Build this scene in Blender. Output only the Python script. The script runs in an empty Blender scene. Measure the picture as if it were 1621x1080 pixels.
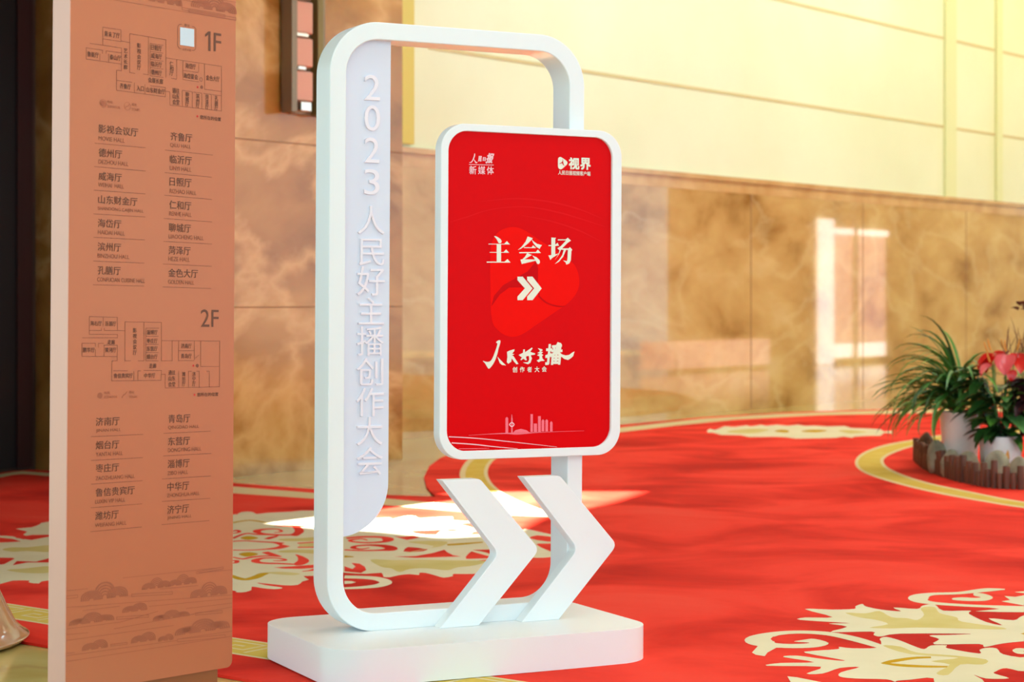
import bpy, bmesh, math, random
from mathutils import Vector, Matrix
from mathutils.geometry import tessellate_polygon

sc = bpy.context.scene
col = sc.collection
PI = math.pi
random.seed(7)

# ------------------------------------------------------------------ camera, world, light
# survey of the place: camera stands at the origin, 1.15 m up, looking along +Y (lens shifted, so verticals stay vertical)
F, CX, CY, EYE = 3125.0, 810.5, 473.0, 1.15
cam_d = bpy.data.cameras.new('camera')
cam = bpy.data.objects.new('camera', cam_d)
col.objects.link(cam)
cam.location = (0, 0, EYE)
cam.rotation_euler = (PI/2, 0, 0)
cam_d.sensor_width = 36.0
cam_d.lens = F/1621*36.0
cam_d.shift_y = (CY-540.0)/1621
cam_d.clip_end = 200
cam_d.dof.use_dof = True
cam_d.dof.focus_distance = 5.95
cam_d.dof.aperture_fstop = 4.8
sc.camera = cam

sc.view_settings.view_transform = 'Standard'
sc.view_settings.look = 'None'
sc.view_settings.gamma = 1
sc.view_settings.exposure = 0.06
sc.view_settings.use_curve_mapping = False
sc.cycles.use_denoising = True
sc.cycles.max_bounces = 8

world = bpy.data.worlds.new('daylight')
sc.world = world
world.use_nodes = True
bg = world.node_tree.nodes['Background']
bg.inputs['Color'].default_value = (0.65, 0.92, 1.06, 1)
bg.inputs['Strength'].default_value = 2.15

SUN_DIR = Vector((-0.32, 0.42, -0.85)).normalized()
sun_d = bpy.data.lights.new('sun', 'SUN')
sun_d.energy = 52.0
sun_d.angle = math.radians(0.9)
sun_d.color = (1.0, 0.95, 0.86)
sun = bpy.data.objects.new('sun', sun_d)
col.objects.link(sun)
sun.rotation_euler = SUN_DIR.to_track_quat('-Z', 'Y').to_euler()

def fill_lamp(x, y, z, size, power, color):  # unseen area lamp, added for fill under the ceiling
    d = bpy.data.lights.new('overhead_fill', 'AREA')
    d.shape = 'DISK'
    d.size = size
    d.energy = power
    d.color = color
    o = bpy.data.objects.new('overhead_fill', d)
    o.location = (x, y, z)
    col.objects.link(o)
    return o
CEIL = 6.6
for _x, _y, _p in ((2.0, 5.0, 75), (1.0, 9.5, 75), (6.0, 12.5, 150)):
    fill_lamp(_x, _y, CEIL-.05, 3.0, _p, (0.76, 0.97, 1.0))
def wall_fill(n, s, power, color, size=1.6):  # unseen lamps added to brighten the upper back wall
    o = fill_lamp(.787*s+.617*n, -.617*s+.787*n, CEIL-.15, size, power, color)
    o.name = o.data.name = 'wall_fill'
    aim = Vector((-.787, .617, -.62))
    o.rotation_euler = aim.to_track_quat('-Z', 'Y').to_euler()
wall_fill(14.5, -7.6, 125, (0.66, 1.0, 1.15))
wall_fill(19.5, -7.6, 125, (0.80, 1.0, 0.94))
wall_fill(24.5, -7.6, 125, (1.0, 0.86, 0.58))

# ------------------------------------------------------------------ helpers
def lin(c):
    c = c/255.0
    return c/12.92 if c <= 0.04045 else ((c+0.055)/1.055)**2.4
def rgb(r, g, b):
    return (lin(r), lin(g), lin(b), 1.0)

def mat(name, color, rough=0.5, metallic=0.0, spec=0.5, emission=None, strength=0.0, coat=0.0):
    m = bpy.data.materials.new(name)
    m.use_nodes = True
    b = m.node_tree.nodes['Principled BSDF']
    b.inputs['Base Color'].default_value = color
    b.inputs['Roughness'].default_value = rough
    b.inputs['Metallic'].default_value = metallic
    b.inputs['Specular IOR Level'].default_value = spec
    b.inputs['Coat Weight'].default_value = coat
    if emission:
        b.inputs['Emission Color'].default_value = emission
        b.inputs['Emission Strength'].default_value = strength
    return m

def noisy(name, stops, scale=3.0, rough=0.5, detail=6.0, distortion=0.0, stretch=(1, 1, 1), turn=0.0, spec=0.5, veins=None, bump=0.0, rough_var=0.0, coat=0.0):
    """Base colour from one noise through a ramp, optional second vein layer, optional bump."""
    m = mat(name, (1, 1, 1, 1), rough, spec=spec, coat=coat)
    nt = m.node_tree
    N, L = nt.nodes, nt.links
    b = N['Principled BSDF']
    tc = N.new('ShaderNodeTexCoord')
    mp = N.new('ShaderNodeMapping')
    mp.vector_type = 'TEXTURE'
    mp.inputs['Scale'].default_value = [1/k for k in stretch]
    mp.inputs['Rotation'].default_value = (0, 0, turn)
    L.new(tc.outputs['Object'], mp.inputs['Vector'])
    nz = N.new('ShaderNodeTexNoise')
    nz.inputs['Scale'].default_value = scale
    nz.inputs['Detail'].default_value = detail
    nz.inputs['Distortion'].default_value = distortion
    L.new(mp.outputs['Vector'], nz.inputs['Vector'])
    rp = N.new('ShaderNodeValToRGB')
    e = rp.color_ramp.elements
    e[0].position, e[0].color = stops[0]
    e[1].position, e[1].color = stops[-1]
    for p, c in stops[1:-1]:
        k = e.new(p)
        k.color = c
    L.new(nz.outputs['Fac'], rp.inputs['Fac'])
    out = rp.outputs['Color']
    if veins:
        vcol, vscale, vamount = veins
        n2 = N.new('ShaderNodeTexNoise')
        n2.inputs['Scale'].default_value = vscale
        n2.inputs['Detail'].default_value = 8
        n2.inputs['Distortion'].default_value = 0.45
        L.new(mp.outputs['Vector'], n2.inputs['Vector'])
        r2 = N.new('ShaderNodeValToRGB')
        q = r2.color_ramp.elements
        q[0].position, q[0].color = 0.46, (0, 0, 0, 1)
        q[1].position, q[1].color = 0.54, (0, 0, 0, 1)
        k = q.new(0.5)
        k.color = (vamount, vamount, vamount, 1)
        L.new(n2.outputs['Fac'], r2.inputs['Fac'])
        mx = N.new('ShaderNodeMix')
        mx.data_type = 'RGBA'
        L.new(r2.outputs['Color'], mx.inputs[0])
        L.new(out, mx.inputs[6])
        mx.inputs[7].default_value = vcol
        out = mx.outputs[2]
    L.new(out, b.inputs['Base Color'])
    if bump:
        n3 = N.new('ShaderNodeTexNoise')
        n3.inputs['Scale'].default_value = scale*12
        n3.inputs['Detail'].default_value = 2
        L.new(tc.outputs['Object'], n3.inputs['Vector'])
        bp = N.new('ShaderNodeBump')
        bp.inputs['Strength'].default_value = bump
        bp.inputs['Distance'].default_value = 0.01
        L.new(n3.outputs['Fac'], bp.inputs['Height'])
        L.new(bp.outputs['Normal'], b.inputs['Normal'])
    return m

class MB:
    """collects faces and links them as ONE mesh object"""
    def __init__(s):
        s.v, s.f, s.m = [], [], []
    def add(s, verts, faces, mi=0):
        k = len(s.v)
        s.v += [tuple(p) for p in verts]
        s.f += [tuple(i+k for i in f) for f in faces]
        s.m += [mi]*len(faces)
    def box(s, c, d, mi=0, M=None):
        x, y, z = c
        a, b, h = d[0]/2, d[1]/2, d[2]/2
        vs = [Vector((x+i*a, y+j*b, z+k*h)) for k in (-1, 1) for j in (-1, 1) for i in (-1, 1)]
        if M is not None:
            vs = [M @ p for p in vs]
        s.add(vs, [(0, 2, 3, 1), (4, 5, 7, 6), (0, 1, 5, 4), (2, 6, 7, 3), (0, 4, 6, 2), (1, 3, 7, 5)], mi)
    def flat(s, pts, put, mi=0):
        """filled polygon, put(p2) -> 3D point"""
        vs = [Vector((p[0], p[1], 0)) for p in pts]
        tris = tessellate_polygon([vs])
        s.add([put(p) for p in pts], tris, mi)
    def ribbon(s, pts, width, put, mi=0, smooth=0):
        """stroke with (varying) width in 2-D, put(p2) -> 3D"""
        w = width if isinstance(width, (list, tuple)) else [width]*len(pts)
        if smooth:
            q = catmull([(p[0], p[1], ww) for p, ww in zip(pts, w)], smooth, False)
            pts, w = [(a, b) for a, b, c in q], [c for a, b, c in q]
        L, R = [], []
        n = len(pts)
        for i in range(n):
            a, b = pts[max(i-1, 0)], pts[min(i+1, n-1)]
            dx, dy = b[0]-a[0], b[1]-a[1]
            l = math.hypot(dx, dy) or 1e-9
            nx, ny = -dy/l*w[i]/2, dx/l*w[i]/2
            L.append((pts[i][0]+nx, pts[i][1]+ny))
            R.append((pts[i][0]-nx, pts[i][1]-ny))
        s.add([put(p) for p in L+R], [(i, i+1, n+i+1, n+i) for i in range(n-1)], mi)
    def lathe(s, prof, c=(0, 0, 0), n=32, mi=0):
        k = len(prof)
        vs = [(c[0]+r*math.cos(2*PI*i/n), c[1]+r*math.sin(2*PI*i/n), c[2]+z) for i in range(n) for r, z in prof]
        fs = [(i*k+j, ((i+1) % n)*k+j, ((i+1) % n)*k+j+1, i*k+j+1) for i in range(n) for j in range(k-1)]
        s.add(vs, fs, mi)
    def tube(s, pts, r, n=8, mi=0):
        rr = r if isinstance(r, (list, tuple)) else [r]*len(pts)
        pts = [Vector(p) for p in pts]
        vs = []
        for i, p in enumerate(pts):
            t = (pts[min(i+1, len(pts)-1)]-pts[max(i-1, 0)]).normalized()
            a = t.cross(Vector((0.3, 0.9, 0.2))).normalized()
            b = t.cross(a)
            vs += [p+(a*math.cos(2*PI*k/n)+b*math.sin(2*PI*k/n))*rr[i] for k in range(n)]
        fs = [(i*n+k, i*n+(k+1) % n, (i+1)*n+(k+1) % n, (i+1)*n+k) for i in range(len(pts)-1) for k in range(n)]
        fs += [tuple(range(n))[::-1], tuple((len(pts)-1)*n+k for k in range(n))]
        s.add(vs, fs, mi)
    def prism(s, loop, put, lo, hi, mi=0):
        """closed 2-D loop extruded from lo to hi; put(a, b, depth)"""
        n = len(loop)
        vs = [put(a, b, lo) for a, b in loop]+[put(a, b, hi) for a, b in loop]
        tris = tessellate_polygon([[Vector((a, b, 0)) for a, b in loop]])
        fs = [tuple(t) for t in tris]+[tuple(i+n for i in t)[::-1] for t in tris]
        fs += [(i, (i+1) % n, n+(i+1) % n, n+i) for i in range(n)]
        s.add(vs, fs, mi)
    def ring(s, outer, inner, put, lo, hi, mi=0):
        n = len(outer)
        vs = [put(a, b, d) for d in (lo, hi) for lp in (outer, inner) for a, b in lp]
        fs = []
        for i in range(n):
            j = (i+1) % n
            fs += [(i, j, n+j, n+i), (2*n+i, 3*n+i, 3*n+j, 2*n+j), (i, 2*n+i, 2*n+j, j), (n+i, n+j, 3*n+j, 3*n+i)]
        s.add(vs, fs, mi)
    def build(s, name, mats, parent=None, smooth=True, bevel=0.0, sharp=40):
        me = bpy.data.meshes.new(name)
        me.from_pydata(s.v, [], s.f)
        for m in (mats if isinstance(mats, (list, tuple)) else [mats]):
            me.materials.append(m)
        me.polygons.foreach_set('material_index', s.m)
        bm = bmesh.new()
        bm.from_mesh(me)
        bmesh.ops.recalc_face_normals(bm, faces=bm.faces)
        bm.to_mesh(me)
        bm.free()
        if smooth:
            me.polygons.foreach_set('use_smooth', [True]*len(me.polygons))
            me.set_sharp_from_angle(angle=math.radians(sharp))
        o = bpy.data.objects.new(name, me)
        col.objects.link(o)
        if parent:
            o.parent = parent
        if bevel:
            md = o.modifiers.new('bevel', 'BEVEL')
            md.width = bevel
            md.segments = 2
            md.limit_method = 'ANGLE'
            md.angle_limit = math.radians(35)
        return o

def catmull(pts, n=6, closed=True):
    out = []
    k = len(pts)
    rng = range(k) if closed else range(k-1)
    for i in rng:
        if closed:
            p = [pts[(i+d) % k] for d in (-1, 0, 1, 2)]
        else:
            p = [pts[min(max(i+d, 0), k-1)] for d in (-1, 0, 1, 2)]
        for j in range(n):
            t = j/n
            out.append(tuple(0.5*((2*b)+(-a+c)*t+(2*a-5*b+4*c-d)*t*t+(-a+3*b-3*c+d)*t**3) for a, b, c, d in zip(*p)))
    if not closed:
        out.append(tuple(pts[-1]))
    return out

def rrect(u0, u1, v0, v1, r, n=14):
    out = []
    for cx, cy, a in ((u1-r, v1-r, 0), (u0+r, v1-r, 90), (u0+r, v0+r, 180), (u1-r, v0+r, 270)):
        for i in range(n+1):
            t = math.radians(a+90*i/n)
            out.append((cx+r*math.cos(t), cy+r*math.sin(t)))
    return out

def tag(o, label=None, cat=None, group=None, kind=None):
    if label: o['label'] = label
    if cat: o['category'] = cat
    if group: o['group'] = group
    if kind: o['kind'] = kind
    return o
def structure(o, label=None):
    o['kind'] = 'structure'
    if label: o['label'] = label
    return o

def ray(x, y):
    return Vector(((x-CX)/F, 1.0, -(y-CY)/F))
def floor_at(x, y, z=0.0):
    d = ray(x, y)
    return Vector((0, 0, EYE))+d*((z-EYE)/d.z)

def at_depth(x, y, Y):
    return Vector((0, 0, EYE))+ray(x, y)*Y

class Frame:
    """a standing object's own axes: u along its face, w into it, v up"""
    def __init__(s, name, o, yaw, roll=0.0, tilt=0.0):
        s.M = Matrix.Translation(o) @ (Matrix.Rotation(yaw, 4, 'Z') @ Matrix.Rotation(roll, 4, 'Y') @ Matrix.Rotation(tilt, 4, 'X'))
        s.root = bpy.data.objects.new(name, None)
        s.root.empty_display_size = .1
        s.root.matrix_world = s.M
        col.objects.link(s.root)
    def uv(s, x, y, w):
        R = s.M.to_3x3()
        n, o = R.col[1], s.M.translation+R.col[1]*w
        d, c = ray(x, y), Vector((0, 0, EYE))
        q = c+d*(n.dot(o-c)/n.dot(d))-s.M.translation
        l = R.transposed() @ q
        return (l.x, l.z)

TEXT_CACHE = {}
def glyphs(s):
    k = s
    if k not in TEXT_CACHE:
        c = bpy.data.curves.new('lettering', 'FONT')
        c.body = s
        c.resolution_u = 5
        o = bpy.data.objects.new('lettering', c)
        col.objects.link(o)
        dg = bpy.context.evaluated_depsgraph_get()
        me = bpy.data.meshes.new_from_object(o.evaluated_get(dg))
        vs = [(v.co.x, v.co.y) for v in me.vertices]
        fs = [tuple(p.vertices) for p in me.polygons]
        bpy.data.objects.remove(o)
        bpy.data.curves.remove(c)
        bpy.data.meshes.remove(me)
        TEXT_CACHE[k] = (vs, fs)
    return TEXT_CACHE[k]
def letters(mb, s, u0, u1, v0, v1, w, bold=0.0, mi=0, skew=0.0):
    vs, fs = glyphs(s)
    xs, ys = [p[0] for p in vs], [p[1] for p in vs]
    x0, x1, y0, y1 = min(xs), max(xs), min(ys), max(ys)
    if bold:
        # heavier weight: the same glyph struck again a little aside
        b = bold*(v1-v0)
        u0, u1, v0, v1 = u0+b, u1-b, v0+b, v1-b
        for k, (du, dv) in enumerate(((-b, -b), (b, -b), (-b, b), (b, b))):
            mb.add([(du+u0+(x-x0)/(x1-x0)*(u1-u0)+skew*((y-y0)/(y1-y0)-.5)*(v1-v0), w-.00006*(k+1), dv+v0+(y-y0)/(y1-y0)*(v1-v0)) for x, y in vs], fs, mi)
    mb.add([(u0+(x-x0)/(x1-x0)*(u1-u0)+skew*((y-y0)/(y1-y0)-.5)*(v1-v0), w, v0+(y-y0)/(y1-y0)*(v1-v0)) for x, y in vs], fs, mi)
def raised_glyph(mb, s, u0, u1, v0, v1, w_face, depth, bold=0.0):
    """solid letter standing off the board"""
    vs, fs = glyphs(s)
    xs, ys = [p[0] for p in vs], [p[1] for p in vs]
    x0, x1, y0, y1 = min(xs), max(xs), min(ys), max(ys)
    P = [(u0+(x-x0)/(x1-x0)*(u1-u0), v0+(y-y0)/(y1-y0)*(v1-v0)) for x, y in vs]
    n = len(P)
    cnt = {}
    for f in fs:
        for a, b in zip(f, f[1:]+f[:1]):
            cnt[(a, b)] = cnt.get((a, b), 0)+1
    sides = [(a, b, b+n, a+n) for (a, b) in cnt if (b, a) not in cnt]
    mb.add([(u, w_face-depth, v) for u, v in P]+[(u, w_face, v) for u, v in P], list(fs)+sides)

# ------------------------------------------------------------------ materials
M_white = mat('white_lacquer', rgb(240, 243, 243), 0.32)
M_board = mat('white_board', rgb(226, 228, 242), 0.45)
M_letter = mat('white_letter', rgb(246, 236, 244), 0.4)
M_red = mat('red_print', rgb(222, 4, 10), 0.3, spec=0.05)
M_red_hi = mat('bright_red_print', rgb(246, 12, 2), 0.3, spec=0.05)
M_red_dk = mat('deep_red_print', rgb(206, 5, 10), 0.3, spec=0.05)
M_red_streak = mat('light_red_print', rgb(228, 22, 26), 0.3, spec=0.05)
M_ivory = mat('ivory_print', rgb(238, 236, 216), 0.35)
M_pink = mat('pink_print', rgb(252, 110, 125), 0.3)
M_pink_lt = mat('pale_pink_print', rgb(255, 200, 205), 0.3)
M_copper = mat('salmon_copper_coating', rgb(188, 111, 74), 0.36, metallic=0.2, spec=0.4)
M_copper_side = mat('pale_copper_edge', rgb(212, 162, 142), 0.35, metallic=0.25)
M_brown_print = mat('dark_brown_print', rgb(104, 56, 30), 0.5)
M_brown_line = mat('brown_line_print', rgb(136, 72, 42), 0.5)
M_cloud = mat('cloud_print', rgb(166, 88, 54), 0.5)
M_plinth = mat('brown_plinth', rgb(150, 82, 34), 0.45)
M_dot = mat('red_dot_print', rgb(205, 35, 25), 0.5)
M_tile = mat('pale_blue_print', rgb(205, 220, 232), 0.5)

M_wall_up = noisy('cream_wall_panels', [(0.3, rgb(224, 228, 186)), (0.7, rgb(232, 236, 198))], 0.8, 0.45)
M_groove = mat('panel_groove', rgb(208, 194, 136), 0.6)
M_batten = mat('pale_green_batten', rgb(222, 226, 168), 0.5)
M_yellow_strip = mat('yellow_corner_strip', rgb(212, 196, 92), 0.5)
M_marble = noisy('beige_marble', [(0.28, rgb(150, 104, 48)), (0.45, rgb(192, 150, 88)), (0.6, rgb(206, 168, 104)), (0.78, rgb(216, 186, 130))], 2.0, 0.035, 7, 0.3, (.55, 1, 1), turn=math.atan2(.787, .617),
                 veins=(rgb(228, 204, 150), 1.1, 0.25))
M_marble_cap = noisy('marble_cap', [(0.3, rgb(196, 150, 90)), (0.7, rgb(216, 176, 116))], 3.0, 0.15)
M_pillar = noisy('brown_marble', [(0.3, rgb(138, 94, 38)), (0.5, rgb(168, 120, 56)), (0.72, rgb(188, 144, 74))], 1.6, 0.16, 8, 1.0, (.6, 1, 1), turn=math.atan2(.787, .617),
                 veins=(rgb(210, 170, 106), 0.9, 0.75))
M_shaded_marble = noisy('shaded_marble', [(0.3, rgb(50, 36, 28)), (0.7, rgb(84, 66, 54))], 1.6, 0.3)  # marble with the shade of the recess put into its colour
M_seam = mat('stone_seam', rgb(140, 96, 52), 0.6)
M_floor = noisy('polished_beige_floor', [(0.3, rgb(190, 164, 92)), (0.5, rgb(208, 188, 116)), (0.7, rgb(218, 200, 132))], 1.4, 0.12, 8, 0.8,
                veins=(rgb(170, 128, 84), 1.2, 0.4))
M_ceil = mat('white_ceiling', rgb(238, 234, 222), 0.8)
M_plaster = mat('plaster', rgb(214, 196, 160), 0.7)
M_wood_dark = mat('dark_door_wood', rgb(26, 22, 24), 0.4)
M_wood_red = mat('dark_red_door_frame', rgb(52, 22, 22), 0.4)
M_door_white = mat('white_door_frame', rgb(240, 236, 228), 0.4)
M_day = mat('daylit_glass', rgb(240, 200, 195), 0.2, emission=(1.0, 0.55, 0.50, 1), strength=3.0)
M_day_w = mat('daylit_glass_white', rgb(250, 245, 240), 0.2, emission=(1.0, 0.93, 0.88, 1), strength=7.0)

M_carpet = noisy('red_carpet', [(0.3, rgb(196, 34, 20)), (0.44, rgb(226, 48, 32)), (0.55, rgb(246, 64, 46)), (0.75, rgb(250, 82, 62))], 1.1, 0.95, 6, 0.8, spec=0.15, bump=0.25)
M_cream = noisy('cream_carpet_pattern', [(0.3, rgb(226, 218, 180)), (0.7, rgb(238, 230, 196))], 2.5, 0.95, spec=0.1)
M_gold = noisy('soft_gold_carpet_pattern', [(0.3, rgb(212, 194, 112)), (0.7, rgb(226, 213, 148))], 3.0, 0.95, spec=0.1)
M_yellow = mat('yellow_carpet_pattern', rgb(204, 160, 30), 0.95, spec=0.1)
M_band = noisy('yellow_carpet_band', [(0.3, rgb(216, 184, 74)), (0.7, rgb(224, 198, 100))], 5.0, 0.95, spec=0.1)
M_trimline = mat('ivory_carpet_line', rgb(226, 210, 160), 0.95, spec=0.1)

# ------------------------------------------------------------------ setting
ES, EN = Vector((.787, -.617, 0)), Vector((.617, .787, 0))      # building axes: s away from the back wall, n along it
def B(s, n, z=0.0):
    return ES*s+EN*n+Vector((0, 0, z))
def wall_box(mb, s0, s1, n0, n1, z0, z1, mi=0):
    vs = [B(s, n, z) for z in (z0, z1) for n in (n0, n1) for s in (s0, s1)]
    mb.add(vs, [(0, 2, 3, 1), (4, 5, 7, 6), (0, 1, 5, 4), (2, 6, 7, 3), (0, 4, 6, 2), (1, 3, 7, 5)], mi)
def sn(x, y):
    p = floor_at(x, y)
    return (p.dot(ES), p.dot(EN))
SW = -10.75                                                     # back wall
LEDGE = 2.40

f = MB()
f.box((4, 18, -0.06), (44, 44, 0.1))
structure(f.build('floor', M_floor))

# ceiling with an invented opening, shaped so the sun falls through it on to the carpet behind the arrow sign
patch = [(405, 826), (445, 808), (520, 792), (620, 785), (690, 783), (760, 779), (880, 778), (1018, 778), (965, 796), (905, 808), (858, 818), (800, 846), (700, 851), (600, 841), (500, 836)]
hole = []
for x, y in patch:
    p = floor_at(x, y)
    hole.append(p-SUN_DIR*(CEIL/-SUN_DIR.z))
outer = [(-12, -8), (24, -8), (24, 40), (-12, 40)]
loops = [[Vector((a, b, 0)) for a, b in outer], [Vector((p.x, p.y, 0)) for p in hole][::-1]]
pts = [v for l in loops for v in l]
c_ = MB()
c_.add([(p.x, p.y, CEIL) for p in pts], tessellate_polygon(loops))
structure(c_.build('ceiling', M_ceil, smooth=False))

# back wall: marble wainscot with a cap course, cream panels above
w_ = MB()
N0, N1 = 6.0, 36.0
wall_box(w_, SW-.35, SW, 10.0, N1, -.03, LEDGE-.16, 0)
wall_box(w_, SW-.35, SW+.004, 10.0, N1, LEDGE-.16, LEDGE-.045, 1)
wall_box(w_, SW-.35, SW+.035, 10.0, N1, LEDGE-.045, LEDGE, 1)
wall_box(w_, SW-.35, SW-.02, 10.0, N1, LEDGE, CEIL, 2)
for n in (15.2, 17.75, 20.2, 22.9, 25.6, 28.3):
    wall_box(w_, SW, SW+.002, n, n+.012, 0, LEDGE-.16, 3)
structure(w_.build('wall_back', [M_marble, M_marble_cap, M_wall_up, M_seam], smooth=False))
g_ = MB()
for z in (3.26, 4.345, 5.43):
    wall_box(g_, SW-.03, SW-.012, 12.6, N1, z-.016, z+.016, 0)
structure(g_.build('trim_1', M_groove, smooth=False))
def n_at(x, s):
    # where the ray of column x meets the vertical plane at s
    d = ray(x, CY)
    t = s/d.dot(ES)
    return (d*t).dot(EN)
g_ = MB()
wall_box(g_, SW-.03, SW+.012, n_at(1496, SW), n_at(1513, SW), LEDGE, CEIL, 0)
structure(g_.build('trim_2', M_batten, smooth=False))
g_ = MB()
wall_box(g_, SW-.03, SW+.014, n_at(1577, SW), n_at(1586, SW), LEDGE, CEIL, 0)
structure(g_.build('trim_3', M_batten, smooth=False))
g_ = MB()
wall_box(g_, SW-.03, SW+.02, 12.0, n_at(656, SW+.02), LEDGE+.03, CEIL, 0)  # raised yellow strip on the upper wall next to the pillar
structure(g_.build('wall_strip', M_yellow_strip, smooth=False))

# marble pillar standing out from the back wall
PS = -9.34
p_ = MB()
PN0, PN1 = 8.5, n_at(637, PS)
wall_box(p_, SW-.3, PS, PN0, PN1, -.03, CEIL, 0)
for z in (1.09, 2.19, 3.29):
    wall_box(p_, PS, PS+.002, PN0, PN1, z, z+.008, 1)
structure(p_.build('wall_pillar', [M_pillar, M_seam], smooth=False))
# recess left of the pillar, its shade put into the stone colour, with a dark door
d_ = MB()
wall_box(d_, SW-.5, SW, 7.2, 10.2, -.03, CEIL, 0)
structure(d_.build('wall_recess', M_shaded_marble, smooth=False))
d_ = MB()
na, nb = n_at(49, SW+.03), n_at(25, SW+.03)
wall_box(d_, SW-.02, SW+.05, nb, na, 0.02, 4.2, 1)
wall_box(d_, SW-.02, SW+.03, nb-1.7, nb, 0.02, 4.2, 0)
for k in range(1, 5):
    wall_box(d_, SW, SW+.045, nb-.33*k-.03, nb-.33*k+.03, 0.02, 4.2, 0)
structure(d_.build('door_1', [M_wood_dark, M_wood_red], smooth=False))
d_ = MB()
d_.box((-2.9, 10.1, CEIL/2), (.2, 4.4, CEIL), 0, Matrix.Translation((-2.9, 10.1, 0)) @ Matrix.Rotation(math.radians(18), 4, 'Z') @ Matrix.Translation((2.6, -10.1, 0)))
structure(d_.build('shade_wall_left', M_shaded_marble, smooth=False))  # unseen wall added to keep light off the left side
d_ = MB()
wall_box(d_, SW, -5.2, 1.0, 8.3, 3.35, 3.7, 0)
structure(d_.build('shade_soffit', M_shaded_marble, smooth=False))  # unseen soffit added to darken the carpet and recess beneath

# far right wall with a glazed door and low windows: seen only as reflections in the polished wainscot
def mirror(p):
    k = p.dot(ES)-SW
    return p-ES*(2*k)
r_ = MB()
SR = -4.4
wall_box(r_, SR, SR+.3, 26.2, 40, 0, CEIL, 0)
structure(r_.build('wall_right', M_plaster, smooth=False))
def nr(x):
    # position on the right wall whose mirror image lies in column x
    d = ray(x, CY)
    t = (2*SW-SR)/d.dot(ES)
    return (d*t).dot(EN)
r_ = MB()
wall_box(r_, SR-.05, SR-.02, nr(1314), nr(1398), 0.35, 2.30, 1)
wall_box(r_, SR-.08, SR-.01, nr(1293), nr(1314), 0.0, 2.55, 2)
wall_box(r_, SR-.08, SR-.01, nr(1314), nr(1400), 2.30, 2.40, 2)
wall_box(r_, SR-.05, SR-.02, nr(1314), nr(1398), 0.10, 0.35, 3)
wall_box(r_, SR-.09, SR-.01, nr(1345), nr(1351), 0.1, 2.9, 0)
structure(r_.build('door_2', [M_door_white, M_day, M_day_w, M_day_w], smooth=False))
r_ = MB()
ns = [nr(x) for x in (1010, 1040, 1068, 1118, 1143, 1180, 1216)]
for a, b in zip(ns, ns[1:]):
    wall_box(r_, SR-.05, SR-.02, a+.04, b-.04, 0.05, 0.48, 0)
structure(r_.build('window_1', [M_day], smooth=False))

# ------------------------------------------------------------------ carpet (one woven piece, its pattern in its own mesh)
cp = MB()
LAYER = [0]
def lift(z):
    # every woven piece lies a hair above the one worked before it
    LAYER[0] += 1
    return .0003+LAYER[0]*8e-6
def put_z(z):
    z = lift(z)
    return lambda p: floor_at(p[0], p[1], z)
def area(pts, mi, z, n=0):
    q = catmull(pts, n) if n else pts
    cp.flat(q, put_z(z), mi)
def zone(off, sc_, pts):
    return [(off[0]+x/sc_, off[1]+y/sc_) for x, y in pts]
RED, CREAM, GOLD, YEL, BAND, LINE = range(6)
# ground of the carpet, outline followed round its lobes
near0, near1 = B(-6.8, 4.2), B(9.0, 4.2)
far = [(-14, 756), (0, 749), (35, 743), (78, 745), (200, 753), (368, 764.6), (498, 774.4), (620, 784), (690, 786.4), (683, 780), (675.5, 770.8), (671.2, 755.2), (679.7, 738), (696.8, 725.4),
       (740, 708), (850, 688), (981.7, 672.8), (1114.7, 660.4), (1231, 653.6), (1394, 648.2), (1621, 645), (1800, 644)]
loop = [floor_at(*p) for p in far]
loop += [B(2, 24), B(9, 18), B(9, 4.2), B(-7.2, 4.2)]
loop2 = [(p.x, p.y) for p in loop]
cp.prism(loop2, lambda a, b, d: (a, b, d), -0.009, 0.0, RED)
def fpoly(pts, mi, z):
    z = lift(z)
    cp.flat(pts, lambda p: (p[0], p[1], z), mi)
# border lines along the far edge
cp_line = lambda pts, w, mi, z: cp.ribbon([(floor_at(*p).x, floor_at(*p).y) for p in pts], w, lambda p: (p[0], p[1], z), mi)
area([(-60, 757), (0, 751), (20, 747.5), (35, 746), (50, 747), (78, 749), (200, 758), (368, 770.2), (498, 780.6), (613, 789.4), (729, 799.5), (800, 806), (871, 811.5), (912, 814),
      (912, 818), (871, 818.5), (811, 816), (729, 810), (613, 800), (498, 789.8), (368, 781), (200, 768), (78, 754), (50, 751.6), (35, 750.6), (20, 752), (0, 756), (-60, 762)], LINE, 0.0012)
area([(938, 681), (981.7, 677), (1114.7, 662.4), (1231, 655.4), (1394, 649.8), (1621, 646.4), (1621, 651), (1399.7, 655.5), (1293.9, 657.7), (1166, 664.5), (1068.6, 674), (981.7, 684.5), (938, 690)], LINE, 0.0012)
# lobe border (yellow with pale edges)
lobe_o = [(790, 700), (765, 712), (748, 722), (735, 734), (728, 748), (730, 760), (742, 778), (765, 795), (800, 808), (835, 816), (871, 818)]
lobe_i = [(871, 812), (846.7, 803), (824, 794), (799, 782), (788, 774), (778, 764), (772.5, 752), (773, 742), (778, 733), (787, 725), (812, 712), (830, 704)]
def grow(o, i, k):
    return [(a[0]+(a[0]-b[0])*k, a[1]+(a[1]-b[1])*k) for a, b in zip(o, i[::-1]+[i[0]])]
area(catmull(lobe_o, 5, False)+catmull(lobe_i, 5, False), LINE, 0.0018)
lo2 = [(795, 703), (772, 714), (756, 723.5), (743, 735), (737, 748), (739, 760), (751, 776), (772, 791.5), (806, 804.5), (838, 812.5), (860, 816)]
li2 = [(862, 812), (843, 805), (820, 796), (796, 784.5), (784, 775.5), (773, 765), (766.5, 752), (767, 742), (772, 732.5), (781, 724.5), (806, 711.5), (824, 704)]
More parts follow.
